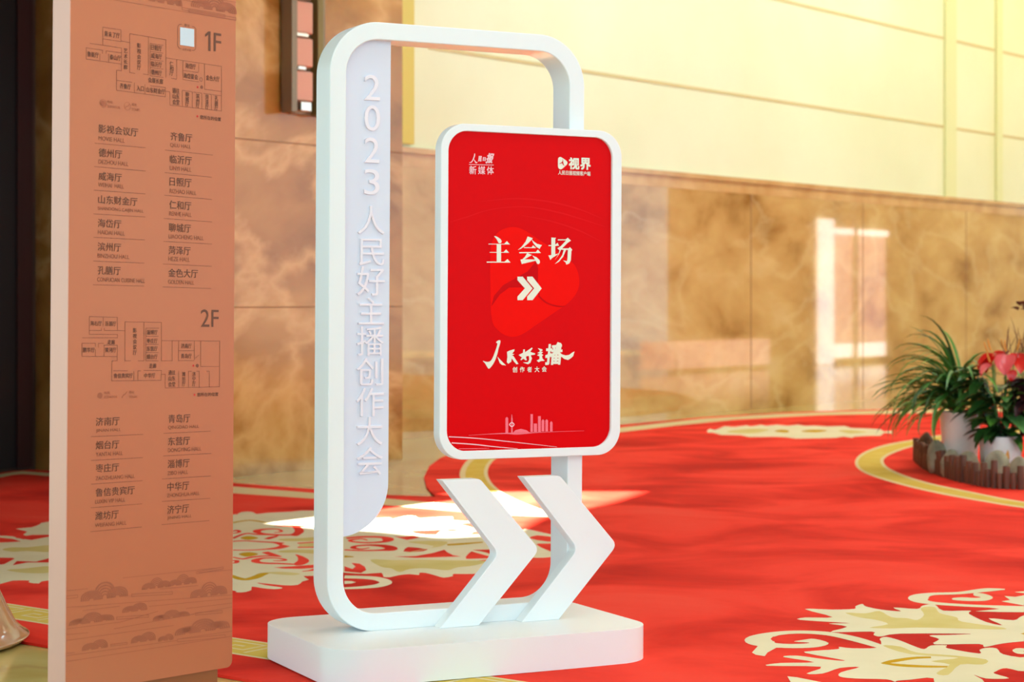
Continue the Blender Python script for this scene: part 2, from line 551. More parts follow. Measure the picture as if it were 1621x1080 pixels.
area(catmull(lo2, 5, False)+catmull(li2, 5, False), BAND, 0.0024)
# ring around the planter
ring_o = [(1700, 672), (1560, 679), (1500, 687), (1449, 695.6), (1400, 704.5), (1364.5, 717.8), (1353.4, 733.4), (1369, 749), (1422.3, 766.7), (1489, 782.3), (1560, 795), (1621, 804.5), (1760, 822)]
ring_i = [(1760, 811), (1621, 794.3), (1533.4, 777.8), (1462.3, 762.3), (1413.4, 744.5), (1398.7, 731), (1409, 720), (1446.7, 706.7), (1500, 697), (1560, 689), (1700, 682)]
area(catmull(ring_o, 5, False)+catmull(ring_i, 5, False), LINE, 0.0012)
ro2 = [(1700, 674), (1560, 681), (1500, 689), (1451, 697.3), (1404, 706.2), (1369, 719), (1358.5, 733.4), (1373.5, 748), (1426, 764.8), (1492, 780), (1563, 793), (1621, 802.3), (1760, 820)]
ri2 = [(1760, 813.5), (1621, 796.5), (1533, 780), (1459, 764), (1409, 746.2), (1393.5, 731), (1404, 718.8), (1444, 705), (1500, 695), (1560, 687), (1700, 680)]
area(catmull(ro2, 5, False)+catmull(ri2, 5, False), BAND, 0.0018)
# key-pattern border along the near edge
KN0, KN1 = 4.468, 4.688
fpoly([tuple(B(s, n).xy) for s, n in ((-7.0, KN0), (9, KN0), (9, KN1), (-7.0, KN1))], LINE, 0.0012)
fpoly([tuple(B(s, n).xy) for s, n in ((-7.0, KN0+.018), (9, KN0+.018), (9, KN1-.018), (-7.0, KN1-.018))], BAND, 0.0018)
KEY_Z = lift(0)
for k in range(-30, 20):
    s0 = k*.21
    a, b = KN0+.045, KN1-.045
    m_ = (a+b)/2
    key = [(s0, b), (s0+.15, b), (s0+.15, a+.03), (s0+.06, a+.03), (s0+.06, m_+.015), (s0+.105, m_+.015)]
    cp.ribbon([tuple(B(*q).xy) for q in key], .017, lambda p: (p[0], p[1], KEY_Z), LINE)
    key = [(s0+.19, a-.005), (s0+.19, b+.005)]
    cp.ribbon([tuple(B(*q).xy) for q in key], .014, lambda p: (p[0], p[1], KEY_Z), LINE)

# medallion behind the signs
A_ = lambda pts: zone((360, 760), 5.4, pts)
B_ = lambda pts: zone((540, 760), 4.768, pts)
C_ = lambda pts: zone((0, 720), 3.0, pts)
D_ = lambda pts: zone((1180, 900), 3.676, pts)
E_ = lambda pts: zone((1100, 640), 4.768, pts)
upper = C_([(-60, 390), (0, 385), (60, 388), (110, 402), (150, 395), (110, 380), (130, 365), (75, 352), (150, 345), (190, 330)])+[(77, 826), (180, 816), (300, 812)] \
    + A_([(45, 296), (90, 288), (120, 275), (180, 270), (225, 278), (250, 292), (330, 282), (430, 276), (540, 272), (750, 262)]) \
    + B_([(120, 300), (250, 291), (365, 285), (385, 297), (430, 285), (500, 271), (560, 274), (592, 291), (700, 283), (842, 279), (845, 306), (975, 312), (978, 322), (885, 330), (960, 352), (990, 362), (1060, 372), (1090, 400), (1130, 440),
          (1165, 460), (1350, 390), (1385, 370), (1470, 385), (1580, 410), (1700, 425), (1580, 428), (1480, 418), (1420, 440), (1560, 465), (1700, 470), (1560, 480), (1470, 485), (1580, 540), (1700, 560), (1580, 582), (1470, 588), (1300, 575)])
lower = B_([(1130, 600), (1000, 612), (1110, 620), (1060, 665), (1040, 708), (850, 709), (845, 725), (775, 738), (715, 722), (640, 702), (590, 701), (588, 718), (515, 711), (430, 720), (365, 735), (318, 730), (305, 701), (190, 709), (25, 700)]) \
    + A_([(900, 760), (760, 790), (745, 820), (650, 822), (700, 850), (640, 868), (600, 898), (470, 900), (250, 878), (330, 900), (440, 915), (470, 926), (400, 934), (300, 925), (210, 912), (205, 940), (160, 957), (110, 962), (70, 958), (45, 945)]) \
    + [(300, 932), (180, 930)]+C_([(240, 596), (185, 612), (135, 606), (140, 598), (60, 598), (-60, 606)])
area(upper+lower, CREAM, 0.0012, 2)
def red(pts, n=0): area(pts, RED, 0.0020, n)
def stroke(zf, pts, w, mi, z=0.0026, smooth=5):
    q = [floor_at(*p) for p in zf(pts)]
    scale = {A_: 5.4, B_: 4.768, C_: 3.0, D_: 3.676, E_: 4.768}[zf]
    ww = w if isinstance(w, (list, tuple)) else [w]*len(pts)
    # widths are given as seen across the stroke; vertical picture distances are foreshortened on the floor
    zz = zf(pts)
    W = catmull([(a[0], a[1], b/scale) for a, b in zip(zz, ww)], smooth, False)
    L, R = [], []
    for i, (x, y, w1) in enumerate(W):
        a, b = W[max(i-1, 0)], W[min(i+1, len(W)-1)]
        dx, dy = b[0]-a[0], b[1]-a[1]
        l = math.hypot(dx, dy*3.2) or 1e-9
        nx, ny = -dy*3.2/l*w1*1.6, dx/l*w1/2
        L.append((x+nx, y+ny)); R.append((x-nx, y-ny))
    n = len(L)
    z = lift(z)
    cp.add([floor_at(x, y, z) for x, y in L+R], [(i, i+1, n+i+1, n+i) for i in range(n-1)], mi)
# first quarter (left of the white frame)
stroke(A_, [(400, 392), (560, 392), (690, 397)], [6, 14, 12], RED, .0020)
red(A_([(550, 390), (620, 400), (655, 435), (630, 462), (590, 480), (520, 470), (560, 455), (575, 430)]), 4)
stroke(A_, [(560, 470), (430, 470), (300, 460), (250, 438), (320, 422), (420, 420), (465, 440), (400, 450)], [10, 12, 14, 22, 12, 8, 8, 5], RED)
stroke(A_, [(45, 500), (130, 465), (190, 458), (260, 466), (450, 470)], [10, 10, 10, 10, 6], RED)
red(A_([(310, 505), (350, 488), (450, 470), (420, 490), (360, 508)]))
stroke(A_, [(45, 525), (150, 520), (280, 528), (400, 535), (470, 548)], [8, 8, 9, 12, 26], RED)
stroke(A_, [(500, 558), (440, 580), (330, 592), (200, 600), (45, 600)], [30, 20, 10, 8, 8], RED)
stroke(A_, [(45, 660), (130, 675), (210, 660), (330, 650), (460, 655)], [8, 10, 12, 10, 8], RED)
red(A_([(290, 620), (350, 612), (430, 640), (470, 655), (400, 655), (340, 640)]))
red(A_([(580, 636), (650, 655), (700, 690), (660, 722), (590, 732), (570, 715), (600, 690), (600, 660)]), 4)
stroke(A_, [(590, 722), (450, 715), (300, 710), (238, 692), (300, 670), (420, 668), (500, 684), (440, 692), (390, 690)], [10, 12, 14, 24, 12, 9, 10, 8, 5], RED)
red(A_([(395, 748), (560, 738), (690, 728), (760, 724), (760, 752), (620, 760), (480, 758)]))
stroke(A_, [(640, 782), (700, 775), (760, 764)], [5, 8, 20], RED, .002)
red(A_([(652, 825), (700, 820), (760, 822), (760, 852), (690, 850)]))
stroke(A_, [(40, 440), (80, 432), (105, 442), (80, 452), (40, 458)], [5, 12, 10, 8, 5], RED)
stroke(A_, [(40, 690), (80, 692), (75, 706), (40, 712)], [8, 14, 12, 5], RED)
stroke(A_, [(600, 541), (750, 532)], 9, RED, .0026, 2)
stroke(A_, [(600, 576), (750, 575)], 9, RED, .0026, 2)
area(A_([(612, 546), (750, 538), (750, 571), (612, 572)]), GOLD, .0020)
area(A_([(110, 496), (180, 479), (265, 496), (180, 513)]), YEL, .0022, 4)
area(A_([(95, 634), (180, 617), (265, 634), (170, 656)]), YEL, .0022, 4)
stroke(A_, [(45, 366), (120, 352), (190, 345), (260, 352), (330, 366)], [10, 9, 9, 10, 8], YEL, .0022)
stroke(A_, [(30, 815), (90, 840), (160, 850), (240, 832), (300, 806), (360, 795)], [14, 20, 18, 24, 22, 6], YEL, .0022)
area(A_([(430, 508), (520, 500), (600, 500), (760, 490), (760, 520), (600, 524), (480, 522)]), GOLD, .0018, 3)
area(A_([(430, 610), (560, 596), (760, 600), (760, 630), (600, 622), (480, 622)]), GOLD, .0018, 3)
area(A_([(330, 790), (480, 786), (620, 800), (560, 815), (400, 805)]), GOLD, .0018, 3)
# second quarter (seen through the frame)
stroke(B_, [(40, 440), (150, 430), (300, 432), (352, 448), (320, 466), (200, 474), (90, 466), (70, 454), (150, 444), (200, 456)], [12, 12, 14, 30, 14, 10, 10, 10, 8, 5], RED)
stroke(B_, [(25, 528), (150, 533), (300, 530), (380, 520), (330, 500), (220, 492), (120, 498), (90, 512), (150, 522), (215, 512)], [8, 9, 12, 30, 22, 12, 10, 14, 8, 5], RED)
red(B_([(398, 426), (470, 430), (545, 420), (596, 434), (540, 446), (495, 452), (450, 440)]))
red(B_([(470, 540), (480, 520), (505, 506), (580, 512), (656, 525), (620, 538), (540, 545)]))
red(B_([(510, 383), (640, 380), (775, 374), (740, 395), (718, 414), (640, 414), (560, 404)]))
red(B_([(780, 374), (860, 370), (925, 372), (870, 384), (820, 390)]))
red(B_([(960, 414), (1000, 390), (1056, 378), (1092, 414)]))
red(B_([(400, 578), (560, 575), (690, 552), (780, 526), (800, 545), (845, 568), (905, 578), (760, 582), (560, 588)]))
red(B_([(940, 580), (965, 552), (1000, 528), (1140, 524), (1150, 575), (1130, 592), (945, 596)]))
stroke(B_, [(990, 535), (1060, 550), (1150, 578)], [8, 16, 12], CREAM)
red(B_([(25, 652), (85, 672), (108, 655), (78, 626), (140, 632), (178, 655), (190, 680), (150, 702), (25, 690)]))
stroke(B_, [(25, 732), (150, 735), (270, 745), (338, 772), (280, 798), (150, 812), (25, 818)], [22, 22, 26, 30, 24, 18, 14], CREAM, .0014)
red(B_([(25, 745), (150, 748), (240, 762), (262, 775), (230, 790), (120, 800), (25, 800)]))
area(B_([(25, 762), (80, 764), (112, 772), (80, 782), (25, 785)]), CREAM, .0026)
area(B_([(220, 600), (400, 606), (600, 602), (800, 606), (1090, 612), (1010, 645), (880, 660), (800, 682), (650, 668), (520, 672), (440, 696), (380, 668), (300, 655)]), GOLD, .0018, 3)
area(B_([(440, 560), (560, 540), (700, 500), (500, 470), (640, 460), (800, 465), (760, 500), (640, 520)]), GOLD, .0016, 3)
stroke(B_, [(800, 490), (900, 484), (1070, 470)], [12, 14, 8], YEL, .0022)
stroke(B_, [(25, 578), (95, 580)], [16, 6], YEL, .0022, 2)
area(B_([(360, 330), (480, 315), (600, 310), (500, 340), (400, 350)]), GOLD, .0016, 3)
# part seen left of the directory board
red(C_([(-60, 400), (0, 394), (60, 400), (100, 412), (40, 416), (-60, 418)]))
red(C_([(70, 395), (150, 405), (240, 388), (240, 380), (150, 381)]))
red(C_([(-60, 488), (60, 490), (70, 494), (20, 520), (-60, 528)]))
red(C_([(60, 525), (80, 505), (170, 508), (240, 490), (240, 512), (130, 512)]))
area(C_([(10, 450), (60, 440), (130, 440), (240, 430), (240, 462), (130, 458), (60, 462)]), GOLD, .0018, 3)
area(C_([(30, 548), (120, 540), (240, 530), (240, 560), (120, 562)]), GOLD, .0018, 3)

# medallion at the lower right
area(D_([(345, 237), (500, 240), (632, 236), (640, 221), (680, 207), (702, 222), (790, 240), (905, 250), (862, 228), (1000, 236), (1030, 217), (1100, 210), (1152, 246), (1308, 246), (1300, 264), (1400, 312), (1496, 331), (1415, 291), (1560, 302), (1600, 282), (1660, 268), (1900, 250),
          (1900, 560), (1640, 600), (1520, 581), (1462, 598), (1448, 612), (1535, 640), (1400, 641), (1328, 619), (1392, 664), (1300, 720), (1100, 720), (1095, 640), (960, 648), (885, 654), (868, 660), (820, 646), (640, 641), (550, 630), (556, 605), (664, 575), (550, 580), (450, 612), (355, 612), (440, 573), (125, 567), (200, 551), (400, 546), (220, 516), (300, 508), (470, 530), (580, 536), (348, 492),
          (400, 480), (538, 470), (545, 457), (620, 465), (770, 462), (790, 430), (782, 410), (820, 399), (900, 420), (980, 452), (1040, 470), (1080, 449), (1172, 448), (1175, 465), (1360, 496), (1362, 475), (1400, 463), (1462, 466), (1500, 500), (1640, 515), (1660, 430), (1500, 437), (1392, 458), (1360, 440), (1100, 442), (1128, 412), (1070, 391), (1180, 388), (1312, 381), (900, 380), (790, 397), (745, 387), (735, 368), (495, 371), (592, 340), (484, 321), (608, 319), (318, 300), (350, 286), (508, 284)]), CREAM, .0012, 3)
red(D_([(1452, 606), (1500, 582), (1560, 590), (1560, 606), (1500, 614)]), 4)
red(D_([(1476, 458), (1580, 450), (1660, 440), (1660, 500), (1560, 492), (1500, 488)]))
stroke(D_, [(1660, 478), (1590, 474), (1600, 490), (1660, 494)], [10, 20, 16, 10], CREAM)
stroke(D_, [(800, 460), (640, 412), (480, 380), (300, 371), (150, 385), (90, 418), (150, 446), (280, 452)], [18, 24, 20, 18, 26, 60, 30, 20], CREAM, .0014, 6)
area(D_([(150, 436), (250, 440), (340, 438), (370, 432), (285, 426), (300, 414), (400, 410), (484, 434), (440, 455), (330, 464), (180, 460)]), CREAM, .0016, 3)
red(D_([(160, 398), (260, 386), (400, 390), (440, 402), (360, 412), (280, 425), (340, 436), (250, 438), (160, 424), (146, 410)]))
area(D_([(68, 415), (105, 405), (150, 440), (180, 462), (128, 490), (112, 511), (60, 503), (38, 490), (80, 444)]), CREAM, .0016)
stroke(D_, [(1510, 122), (1400, 126), (1240, 144), (1080, 150), (1010, 172), (1060, 198), (1250, 214), (1500, 224), (1900, 232)], [5, 20, 14, 16, 40, 18, 14, 14, 14], CREAM, .0014, 6)
area(D_([(1335, 142), (1400, 150), (1440, 170), (1400, 188), (1300, 190), (1215, 184), (1205, 174), (1260, 168), (1330, 172), (1370, 168), (1330, 158)]), CREAM, .0014, 4)
area(D_([(1338, 250), (1480, 236), (1388, 225), (1660, 222), (1900, 230), (1900, 258), (1480, 254)]), CREAM, .0014)
area(D_([(1490, 192), (1540, 184), (1508, 161), (1570, 166), (1620, 157), (1900, 150), (1900, 215), (1620, 216), (1560, 205)]), CREAM, .0014)
area(D_([(1565, 138), (1640, 132), (1900, 130), (1900, 146), (1640, 147)]), CREAM, .0014)
area(D_([(244, 628), (300, 634), (440, 662), (600, 700), (300, 690), (262, 660)]), CREAM, .0014)
stroke(D_, [(1080, 518), (980, 522), (860, 540), (795, 554)], [10, 13, 15, 8], YEL, .0022)
stroke(D_, [(795, 550), (900, 564), (1040, 571), (1190, 573)], [8, 14, 13, 8], YEL, .0022)
area(D_([(580, 258), (700, 262), (780, 248), (850, 284), (940, 290), (1000, 300), (1040, 270), (1020, 230), (1100, 225), (1130, 260), (1230, 285), (1260, 310), (1500, 345), (1480, 356), (1240, 350), (1000, 345), (850, 350), (720, 345), (830, 325), (760, 300), (660, 285)]), GOLD, .0016, 3)
area(D_([(800, 450), (900, 455), (1000, 490), (1190, 505), (1400, 530), (1380, 560), (1250, 560), (1180, 620), (1110, 610), (1190, 560), (1080, 540), (1240, 520), (960, 500)]), GOLD, .0016, 3)
area(D_([(1600, 380), (1640, 372), (1640, 390)]), YEL, .0022)
# small medallion far off
area(E_([(90, 202), (112, 186), (150, 196), (182, 185), (222, 166), (300, 172), (390, 160), (420, 168), (500, 156), (540, 164), (620, 155), (700, 163), (780, 155), (830, 164), (900, 162), (1000, 168), (1130, 165), (1180, 180), (1300, 184), (1400, 190), (1430, 208), (1488, 200), (1492, 220), (1430, 216), (1400, 238), (1300, 240), (1200, 245), (1190, 254), (1120, 244), (1060, 254), (900, 258), (760, 260), (690, 250), (600, 246), (410, 248), (350, 234), (250, 232), (200, 232), (135, 214), (98, 214)]), CREAM, .0012)
area(E_([(600, 206), (650, 192), (710, 200), (690, 216)]), YEL, .0020, 3)
area(E_([(800, 206), (880, 192), (1000, 198), (920, 214)]), YEL, .0020, 3)
area(E_([(240, 205), (420, 185), (560, 190), (480, 218), (340, 222)]), GOLD, .0016, 3)
area(E_([(1080, 200), (1180, 195), (1300, 210), (1180, 222)]), GOLD, .0016, 3)
carpet = cp.build('carpet', [M_carpet, M_cream, M_gold, M_yellow, M_band, M_trimline], smooth=False)
tag(carpet, 'red hall carpet with cream floral medallions and yellow key border', 'carpet')

# ------------------------------------------------------------------ white arrow sign
S = Frame('direction_sign', (-.12, 5.977, 0), math.radians(27), .0065)
tag(S.root, 'white freestanding sign with frame, red screen panel and two chevron arrows on a rounded base', 'sign')
loc = lambda a, b, d: (a, d, b)
m = MB()
m.prism(rrect(-.449, .657, 0, .675, .13), lambda a, b, d: (a, b, d), 0.002, .111)
m.build('base', M_white, S.root, bevel=.003)
m = MB()
m.ring(rrect(-.351, .548, .110, 2.014, .165, 18), rrect(-.2965, .4925, .165, 1.9595, .112, 18), loc, .308, .425)
m.build('frame', M_white, S.root, bevel=.003)
# lettered board in the left of the frame
bw = .340
ur, ul = -.1335, -.300
v_top, v_end = 1.9595, .5
q = [(ul, .405)]
for i in range(0, 17):
    t = math.radians(90*i/16)
    q.append((-.302+(ur+.302)*math.sin(t), .57-.165*math.cos(t)))
arc = [(-.2965+.112-.112*math.cos(math.radians(90*i/10)), 1.8475+.112*math.sin(math.radians(90*i/10))) for i in range(10, -1, -1)]
m = MB()
m.prism(q+[(ur, 1.962)]+[(a-.002, b+.002) for a, b in arc], loc, bw, bw+.03)
m.build('letter_board', M_board, S.root, bevel=.0015)
# raised letters, top to bottom: pixel box of each in the photograph -> board coordinates
for ch, x0, x1, y0, y1 in (('2', 576, 600.5, 119, 159), ('0', 576, 600.5, 167, 207.5), ('2', 576, 599.5, 218, 258), ('3', 575.5, 599.5, 268, 308.5),
                           ('人', 565.5, 608, 326, 371), ('民', 567.5, 607.5, 378, 421), ('好', 564, 608, 422, 468), ('主', 566, 606.5, 471, 514),
                           ('播', 564, 606.5, 517, 563), ('创', 563.5, 605.5, 567, 610.5), ('作', 563, 606.5, 614, 659), ('大', 563.5, 604.5, 660, 705), ('会', 563.5, 605, 708, 752.5)):
    a, b = S.uv((x0+x1)/2, y1, bw), S.uv((x0+x1)/2, y0, bw)
    c, d = S.uv(x0, (y0+y1)/2, bw), S.uv(x1, (y0+y1)/2, bw)
    m = MB()
    raised_glyph(m, ch, c[0], d[0], a[1], b[1], bw, .007, 0.004)
    m.build('raised_letter', M_letter, S.root, smooth=False, bevel=.0012)
# chevrons
def chevron(dx):
    pts = [(.0165, .578), (.150, .578), (.366, .342), (.149, .111), (.0125, .111), (.2185, .336)]
    out = []
    for i, p in enumerate(pts):
        r = {2: .026, 1: .012, 5: .030}.get(i, 0)
        if not r:
            out.append((p[0]+dx, p[1]))
            continue
        a, b, c = Vector(pts[i-1]), Vector(p), Vector(pts[(i+1) % 6])
        s0, s1 = b+(a-b).normalized()*r, b+(c-b).normalized()*r
        for k in range(7):
            t = k/6
            z = s0*(1-t)**2+b*2*t*(1-t)+s1*t*t
            out.append((z.x+dx, z.y))
    return out
for dx in (0.0, .289):
    m = MB()
    m.prism(chevron(dx), loc, .261, .3085)
    m.build('chevron_arrow', M_white, S.root, bevel=.002)
# red panel with its white surround
pw = .262
T_ = lambda x, y: S.uv(x, y, pw)
po = rrect(T_(697, 480)[0], T_(983.2, 480)[0], T_(840, 724.4)[1], T_(840, 201)[1], .085, 16)
pi_ = rrect(T_(709, 480)[0], T_(968.5, 480)[0], T_(840, 711)[1], T_(840, 212.5)[1], .066, 16)
m = MB()
m.ring(po, pi_, loc, pw, pw+.046)
panel = m.build('screen_surround', M_white, S.root, bevel=.0025)
aw = pw+.010
m = MB()
m.prism([(a, b) for a, b in rrect(pi_[18][0]-.004 if False else min(p[0] for p in pi_)-.003, max(p[0] for p in pi_)+.003, min(p[1] for p in pi_)-.003, max(p[1] for p in pi_)+.003, .067, 16)], loc, aw, aw+.03)
m.build('red_screen', M_red, S.root)
P_ = lambda x, y: S.uv(x, y, aw)
def art(name, mats, label=None):
    class K: pass
    k = K()
    k.m = MB()
    k.n = 0
    def poly(off, scl, pts, mi=0, n=0, lift=.0006):
        k.n += 1
        lift += k.n*1.5e-5
        q = [P_(off[0]+x/scl, off[1]+y/scl) for x, y in pts]
        if n: q = catmull(q, n)
        k.m.flat(q, lambda p: (p[0], aw-lift, p[1]), mi)
    def line(off, scl, pts, w, mi=0, n=5, lift=.0006):
        q = [P_(off[0]+x/scl, off[1]+y/scl) for x, y in pts]
        ww = [v/scl*.0021 for v in (w if isinstance(w, (list, tuple)) else [w]*len(pts))]
        k.m.ribbon(q, ww, lambda p: (p[0], aw-lift, p[1]), mi, n)
    def text(s, off, scl, box, bold=0.0, mi=0, lift=.0006, skew=0.0):
        x0, x1, y0, y1 = box
        x0, x1, y0, y1 = off[0]+x0/scl, off[0]+x1/scl, off[1]+y0/scl, off[1]+y1/scl
        cx, cy = (x0+x1)/2, (y0+y1)/2
        letters(k.m, s, P_(x0, cy)[0], P_(x1, cy)[0], P_(cx, y1)[1], P_(cx, y0)[1], aw-lift, bold, mi, skew)
    def done():
        o = k.m.build(name, mats, S.root, smooth=False)
        if label: o['label'] = label
    k.poly, k.line, k.text, k.done = poly, line, text, done
    return k
# printed background emblem
o6, s6 = (700, 300), 4.154
k = art('background_emblem', [M_red_hi, M_red_dk, M_red_streak], 'faint bright red rounded play emblem behind the text')
k.poly(o6, s6, [(316, 640), (316, 420), (330, 340), (375, 275), (460, 247), (540, 268), (650, 340), (780, 425), (868, 495), (900, 585), (888, 670), (830, 745), (730, 815), (620, 890), (520, 955), (440, 968), (365, 925), (325, 850)], 0, 6, .0004)
k.poly(o6, s6, [(618, 470), (630, 520), (628, 620), (640, 700), (600, 660), (520, 645), (440, 645), (380, 690), (340, 745), (322, 770), (340, 700), (400, 630), (480, 585), (560, 540)], 1, 0, .0007)
k.line(o6, s6, [(632, 700), (690, 748), (770, 770), (810, 765)], [10, 10, 8, 3], 1, 6, .0007)
k.line(o6, s6, [(50, 215), (150, 185), (330, 130), (560, 115), (800, 160), (1070, 245)], [2, 8, 5, 7, 9, 3], 2, 8, .0003)
k.line(o6, s6, [(250, 80), (480, 60), (700, 80), (900, 130), (1060, 195)], [2, 8, 10, 8, 2], 2, 8, .0003)
k.line(o6, s6, [(520, 170), (720, 210), (900, 270), (1060, 350)], [2, 7, 9, 2], 2, 8, .0003)
k.done()
# main words, drawn stroke by stroke in a heavy song style
o3, s3 = (760, 360), 9.0
k = art('venue_title', M_ivory)
def p3(pts, n=0): k.poly(o3, s3, pts, 0, n, .0012)
p3([(200, 128), (235, 132), (285, 165), (303, 195), (296, 222), (268, 226), (250, 205), (230, 165)], 3)                       # 主
p3([(118, 234), (340, 236), (378, 196), (424, 244), (118, 244)])
p3([(134, 352), (332, 352), (368, 315), (410, 362), (134, 362)])
p3([(92, 488), (345, 490), (388, 452), (432, 503), (92, 503)])
p3([(234, 244), (296, 244), (296, 490), (234, 490)])
p3([(675, 130), (748, 155), (735, 172), (690, 220), (630, 272), (580, 305), (535, 324), (590, 275), (645, 205)])               # 会
p3([(728, 165), (760, 200), (810, 235), (880, 255), (858, 280), (846, 308), (800, 280), (755, 225)])
p3([(622, 284), (730, 285), (752, 256), (790, 290), (790, 296), (622, 296)])
p3([(555, 354), (790, 352), (820, 318), (864, 366), (555, 370)])
p3([(668, 366), (735, 395), (690, 420), (632, 456), (790, 458), (790, 476), (590, 523), (572, 460), (600, 455), (640, 415)])
p3([(742, 402), (800, 425), (845, 468), (850, 500), (835, 524), (810, 520), (785, 470), (765, 435)])
p3([(1012, 145), (1078, 150), (1068, 165), (1068, 385), (1122, 372), (1060, 415), (1020, 440), (998, 465), (970, 400), (1012, 395)])   # 场
p3([(972, 254), (1060, 254), (1100, 220), (1122, 262), (1060, 268), (972, 268)])
p3([(1105, 172), (1215, 172), (1246, 148), (1292, 190), (1240, 225), (1165, 300), (1258, 300), (1276, 282), (1312, 320), (1298, 335), (1290, 470), (1268, 515), (1225, 532), (1215, 500), (1180, 472), (1235, 482), (1240, 460), (1248, 322), (1222, 322), (1180, 420), (1120, 490), (1060, 524), (1120, 465), (1165, 400), (1188, 322), (1150, 318), (1120, 385), (1062, 466), (1110, 390), (1130, 330), (1098, 298), (1150, 265), (1222, 186), (1105, 186)])
k.done()
k = art('double_chevron_mark', M_ivory)
for pts in ([(530, 703), (605, 703), (745, 870), (605, 1038), (530, 1038), (530, 988), (635, 870), (530, 752)], [(668, 703), (745, 703), (875, 870), (745, 1038), (668, 1038), (668, 988), (768, 870), (668, 752)]):
    k.poly(o3, s3, pts, 0, 0, .0012)
k.done()
# brush-lettered event name
o4, s4 = (755, 530), 10.131
k = art('brush_title', M_ivory)
def p4(pts, n=0): k.poly(o4, s4, pts, 0, n, .0012)
p4([(338, 92), (374, 96), (366, 150), (345, 220), (318, 330), (275, 440), (225, 515), (190, 546), (165, 525), (130, 465), (92, 420), (150, 435), (205, 428), (245, 380), (285, 280), (325, 150), (303, 125)], 3)
p4([(326, 352), (375, 405), (462, 492), (400, 486), (362, 455)])
p4([(480, 275), (520, 255), (600, 232), (596, 262), (560, 305), (600, 312), (560, 330), (585, 345), (640, 430), (662, 470), (630, 475), (590, 430), (555, 380), (548, 432), (500, 466), (475, 440), (485, 360)], 0)
p4([(740, 238), (765, 235), (768, 282), (880, 205), (888, 222), (850, 275), (930, 300), (930, 318), (860, 330), (880, 380), (855, 450), (815, 475), (735, 446), (815, 440), (835, 400), (830, 340), (790, 345), (785, 370), (800, 410), (775, 412), (745, 385), (705, 410), (695, 398), (720, 365), (690, 345), (668, 325), (735, 290)])
p4([(975, 215), (1045, 235), (1050, 255), (1020, 268), (1058, 280), (1030, 305), (1062, 325), (1040, 345), (1050, 385), (1085, 418), (1020, 425), (985, 442), (955, 415), (1000, 390), (998, 345), (960, 330), (1005, 300), (965, 295), (1010, 265)])
k.text('播', o4, s4, (1095, 1370, 150, 485), .03, 0, .0012, .1)
p4([(1255, 260), (1270, 160), (1290, 118), (1345, 135), (1360, 165), (1330, 235), (1300, 290)])
p4([(1280, 290), (1340, 310), (1420, 332), (1475, 325), (1520, 290), (1562, 268), (1540, 345), (1500, 380), (1458, 406), (1400, 390), (1340, 345)])
k.text('创', o4, s4, (568, 642, 515, 605), .02, 0, .0012)
k.text('作', o4, s4, (685, 760, 515, 603), .02, 0, .0012)
k.text('者', o4, s4, (803, 878, 514, 602), .02, 0, .0012)
k.text('大', o4, s4, (922, 998, 512, 600), .02, 0, .0012)
k.text('会', o4, s4, (1038, 1115, 508, 596), .02, 0, .0012)
k.done()
# logos
o1, s1 = (730, 230), 18.0
k = art('newspaper_logo', M_pink_lt)
k.line(o1, s1, [(382, 235), (375, 300), (340, 400), (290, 480), (228, 496)], [22, 34, 30, 26, 12], 0, 6, .0012)
k.line(o1, s1, [(362, 408), (398, 468), (425, 498), (460, 478)], [14, 30, 34, 8], 0, 6, .0012)
k.text('民', o1, s1, (485, 582, 305, 468), .04, 0, .0012, .15)
k.text('日', o1, s1, (612, 695, 342, 452), .05, 0, .0012, .1)
k.text('报', o1, s1, (720, 915, 225, 515), .03, 0, .0012, .3)
k.line(o1, s1, [(760, 470), (705, 515)], [24, 26], 0, 3, .0012)
k.line(o1, s1, [(220, 548), (570, 557), (920, 566)], 15, 0, 2, .0012)
k.text('新', o1, s1, (225, 430, 588, 830), .012, 0, .0012)
k.text('媒', o1, s1, (478, 682, 594, 832), .012, 0, .0012)
k.text('体', o1, s1, (725, 925, 604, 836), .012, 0, .0012)
k.done()
o2, s2 = (870, 240), 21.613
k = art('video_app_logo', [M_ivory, M_red])
k.poly(o2, s2, [(280, 390), (282, 270), (305, 210), (360, 188), (425, 212), (560, 310), (604, 370), (595, 430), (540, 488), (430, 585), (365, 606), (302, 572), (281, 500)], 0, 5, .0012)
k.line(o2, s2, [(442, 258), (446, 320), (440, 390), (480, 470), (500, 488)], [10, 22, 46, 20, 6], 1, 4, .0018)
k.line(o2, s2, [(318, 416), (380, 400), (440, 350)], [6, 24, 22], 1, 4, .0018)
k.text('视', o2, s2, (650, 1015, 205, 615), .035, 0, .0012)
k.text('界', o2, s2, (1040, 1405, 215, 628), .035, 0, .0012)
k.text('人民日报视频客户端', o2, s2, (285, 1390, 662, 815), .015, 0, .0012)
k.done()
o5, s5 = (700, 640), 5.789
k = art('skyline_print', [M_pink, M_pink_lt])
for x0, x1, y0, y1 in ((579, 604, 128, 264), (808, 830, 92, 254), (838, 868, 178, 255), (877, 903, 110, 255), (910, 934, 150, 250), (944, 969, 150, 250), (987, 1010, 168, 250), (631, 645, 130, 264)):
    k.poly(o5, s5, [(x0, y1), (x1, y1), (x1, y0), ((x0+x1)/2, y0-(12 if y0 in (128, 150, 168) else 0)), (x0, y0)])
k.poly(o5, s5, [(634, 96), (638, 92), (643, 130), (632, 130)])
k.line(o5, s5, [(614, 187), (636, 168), (658, 187), (636, 206), (614, 187)], 9, 1, 3, .001)
k.poly(o5, s5, [(648, 262), (670, 238), (720, 226), (770, 238), (798, 258)], 0, 0)
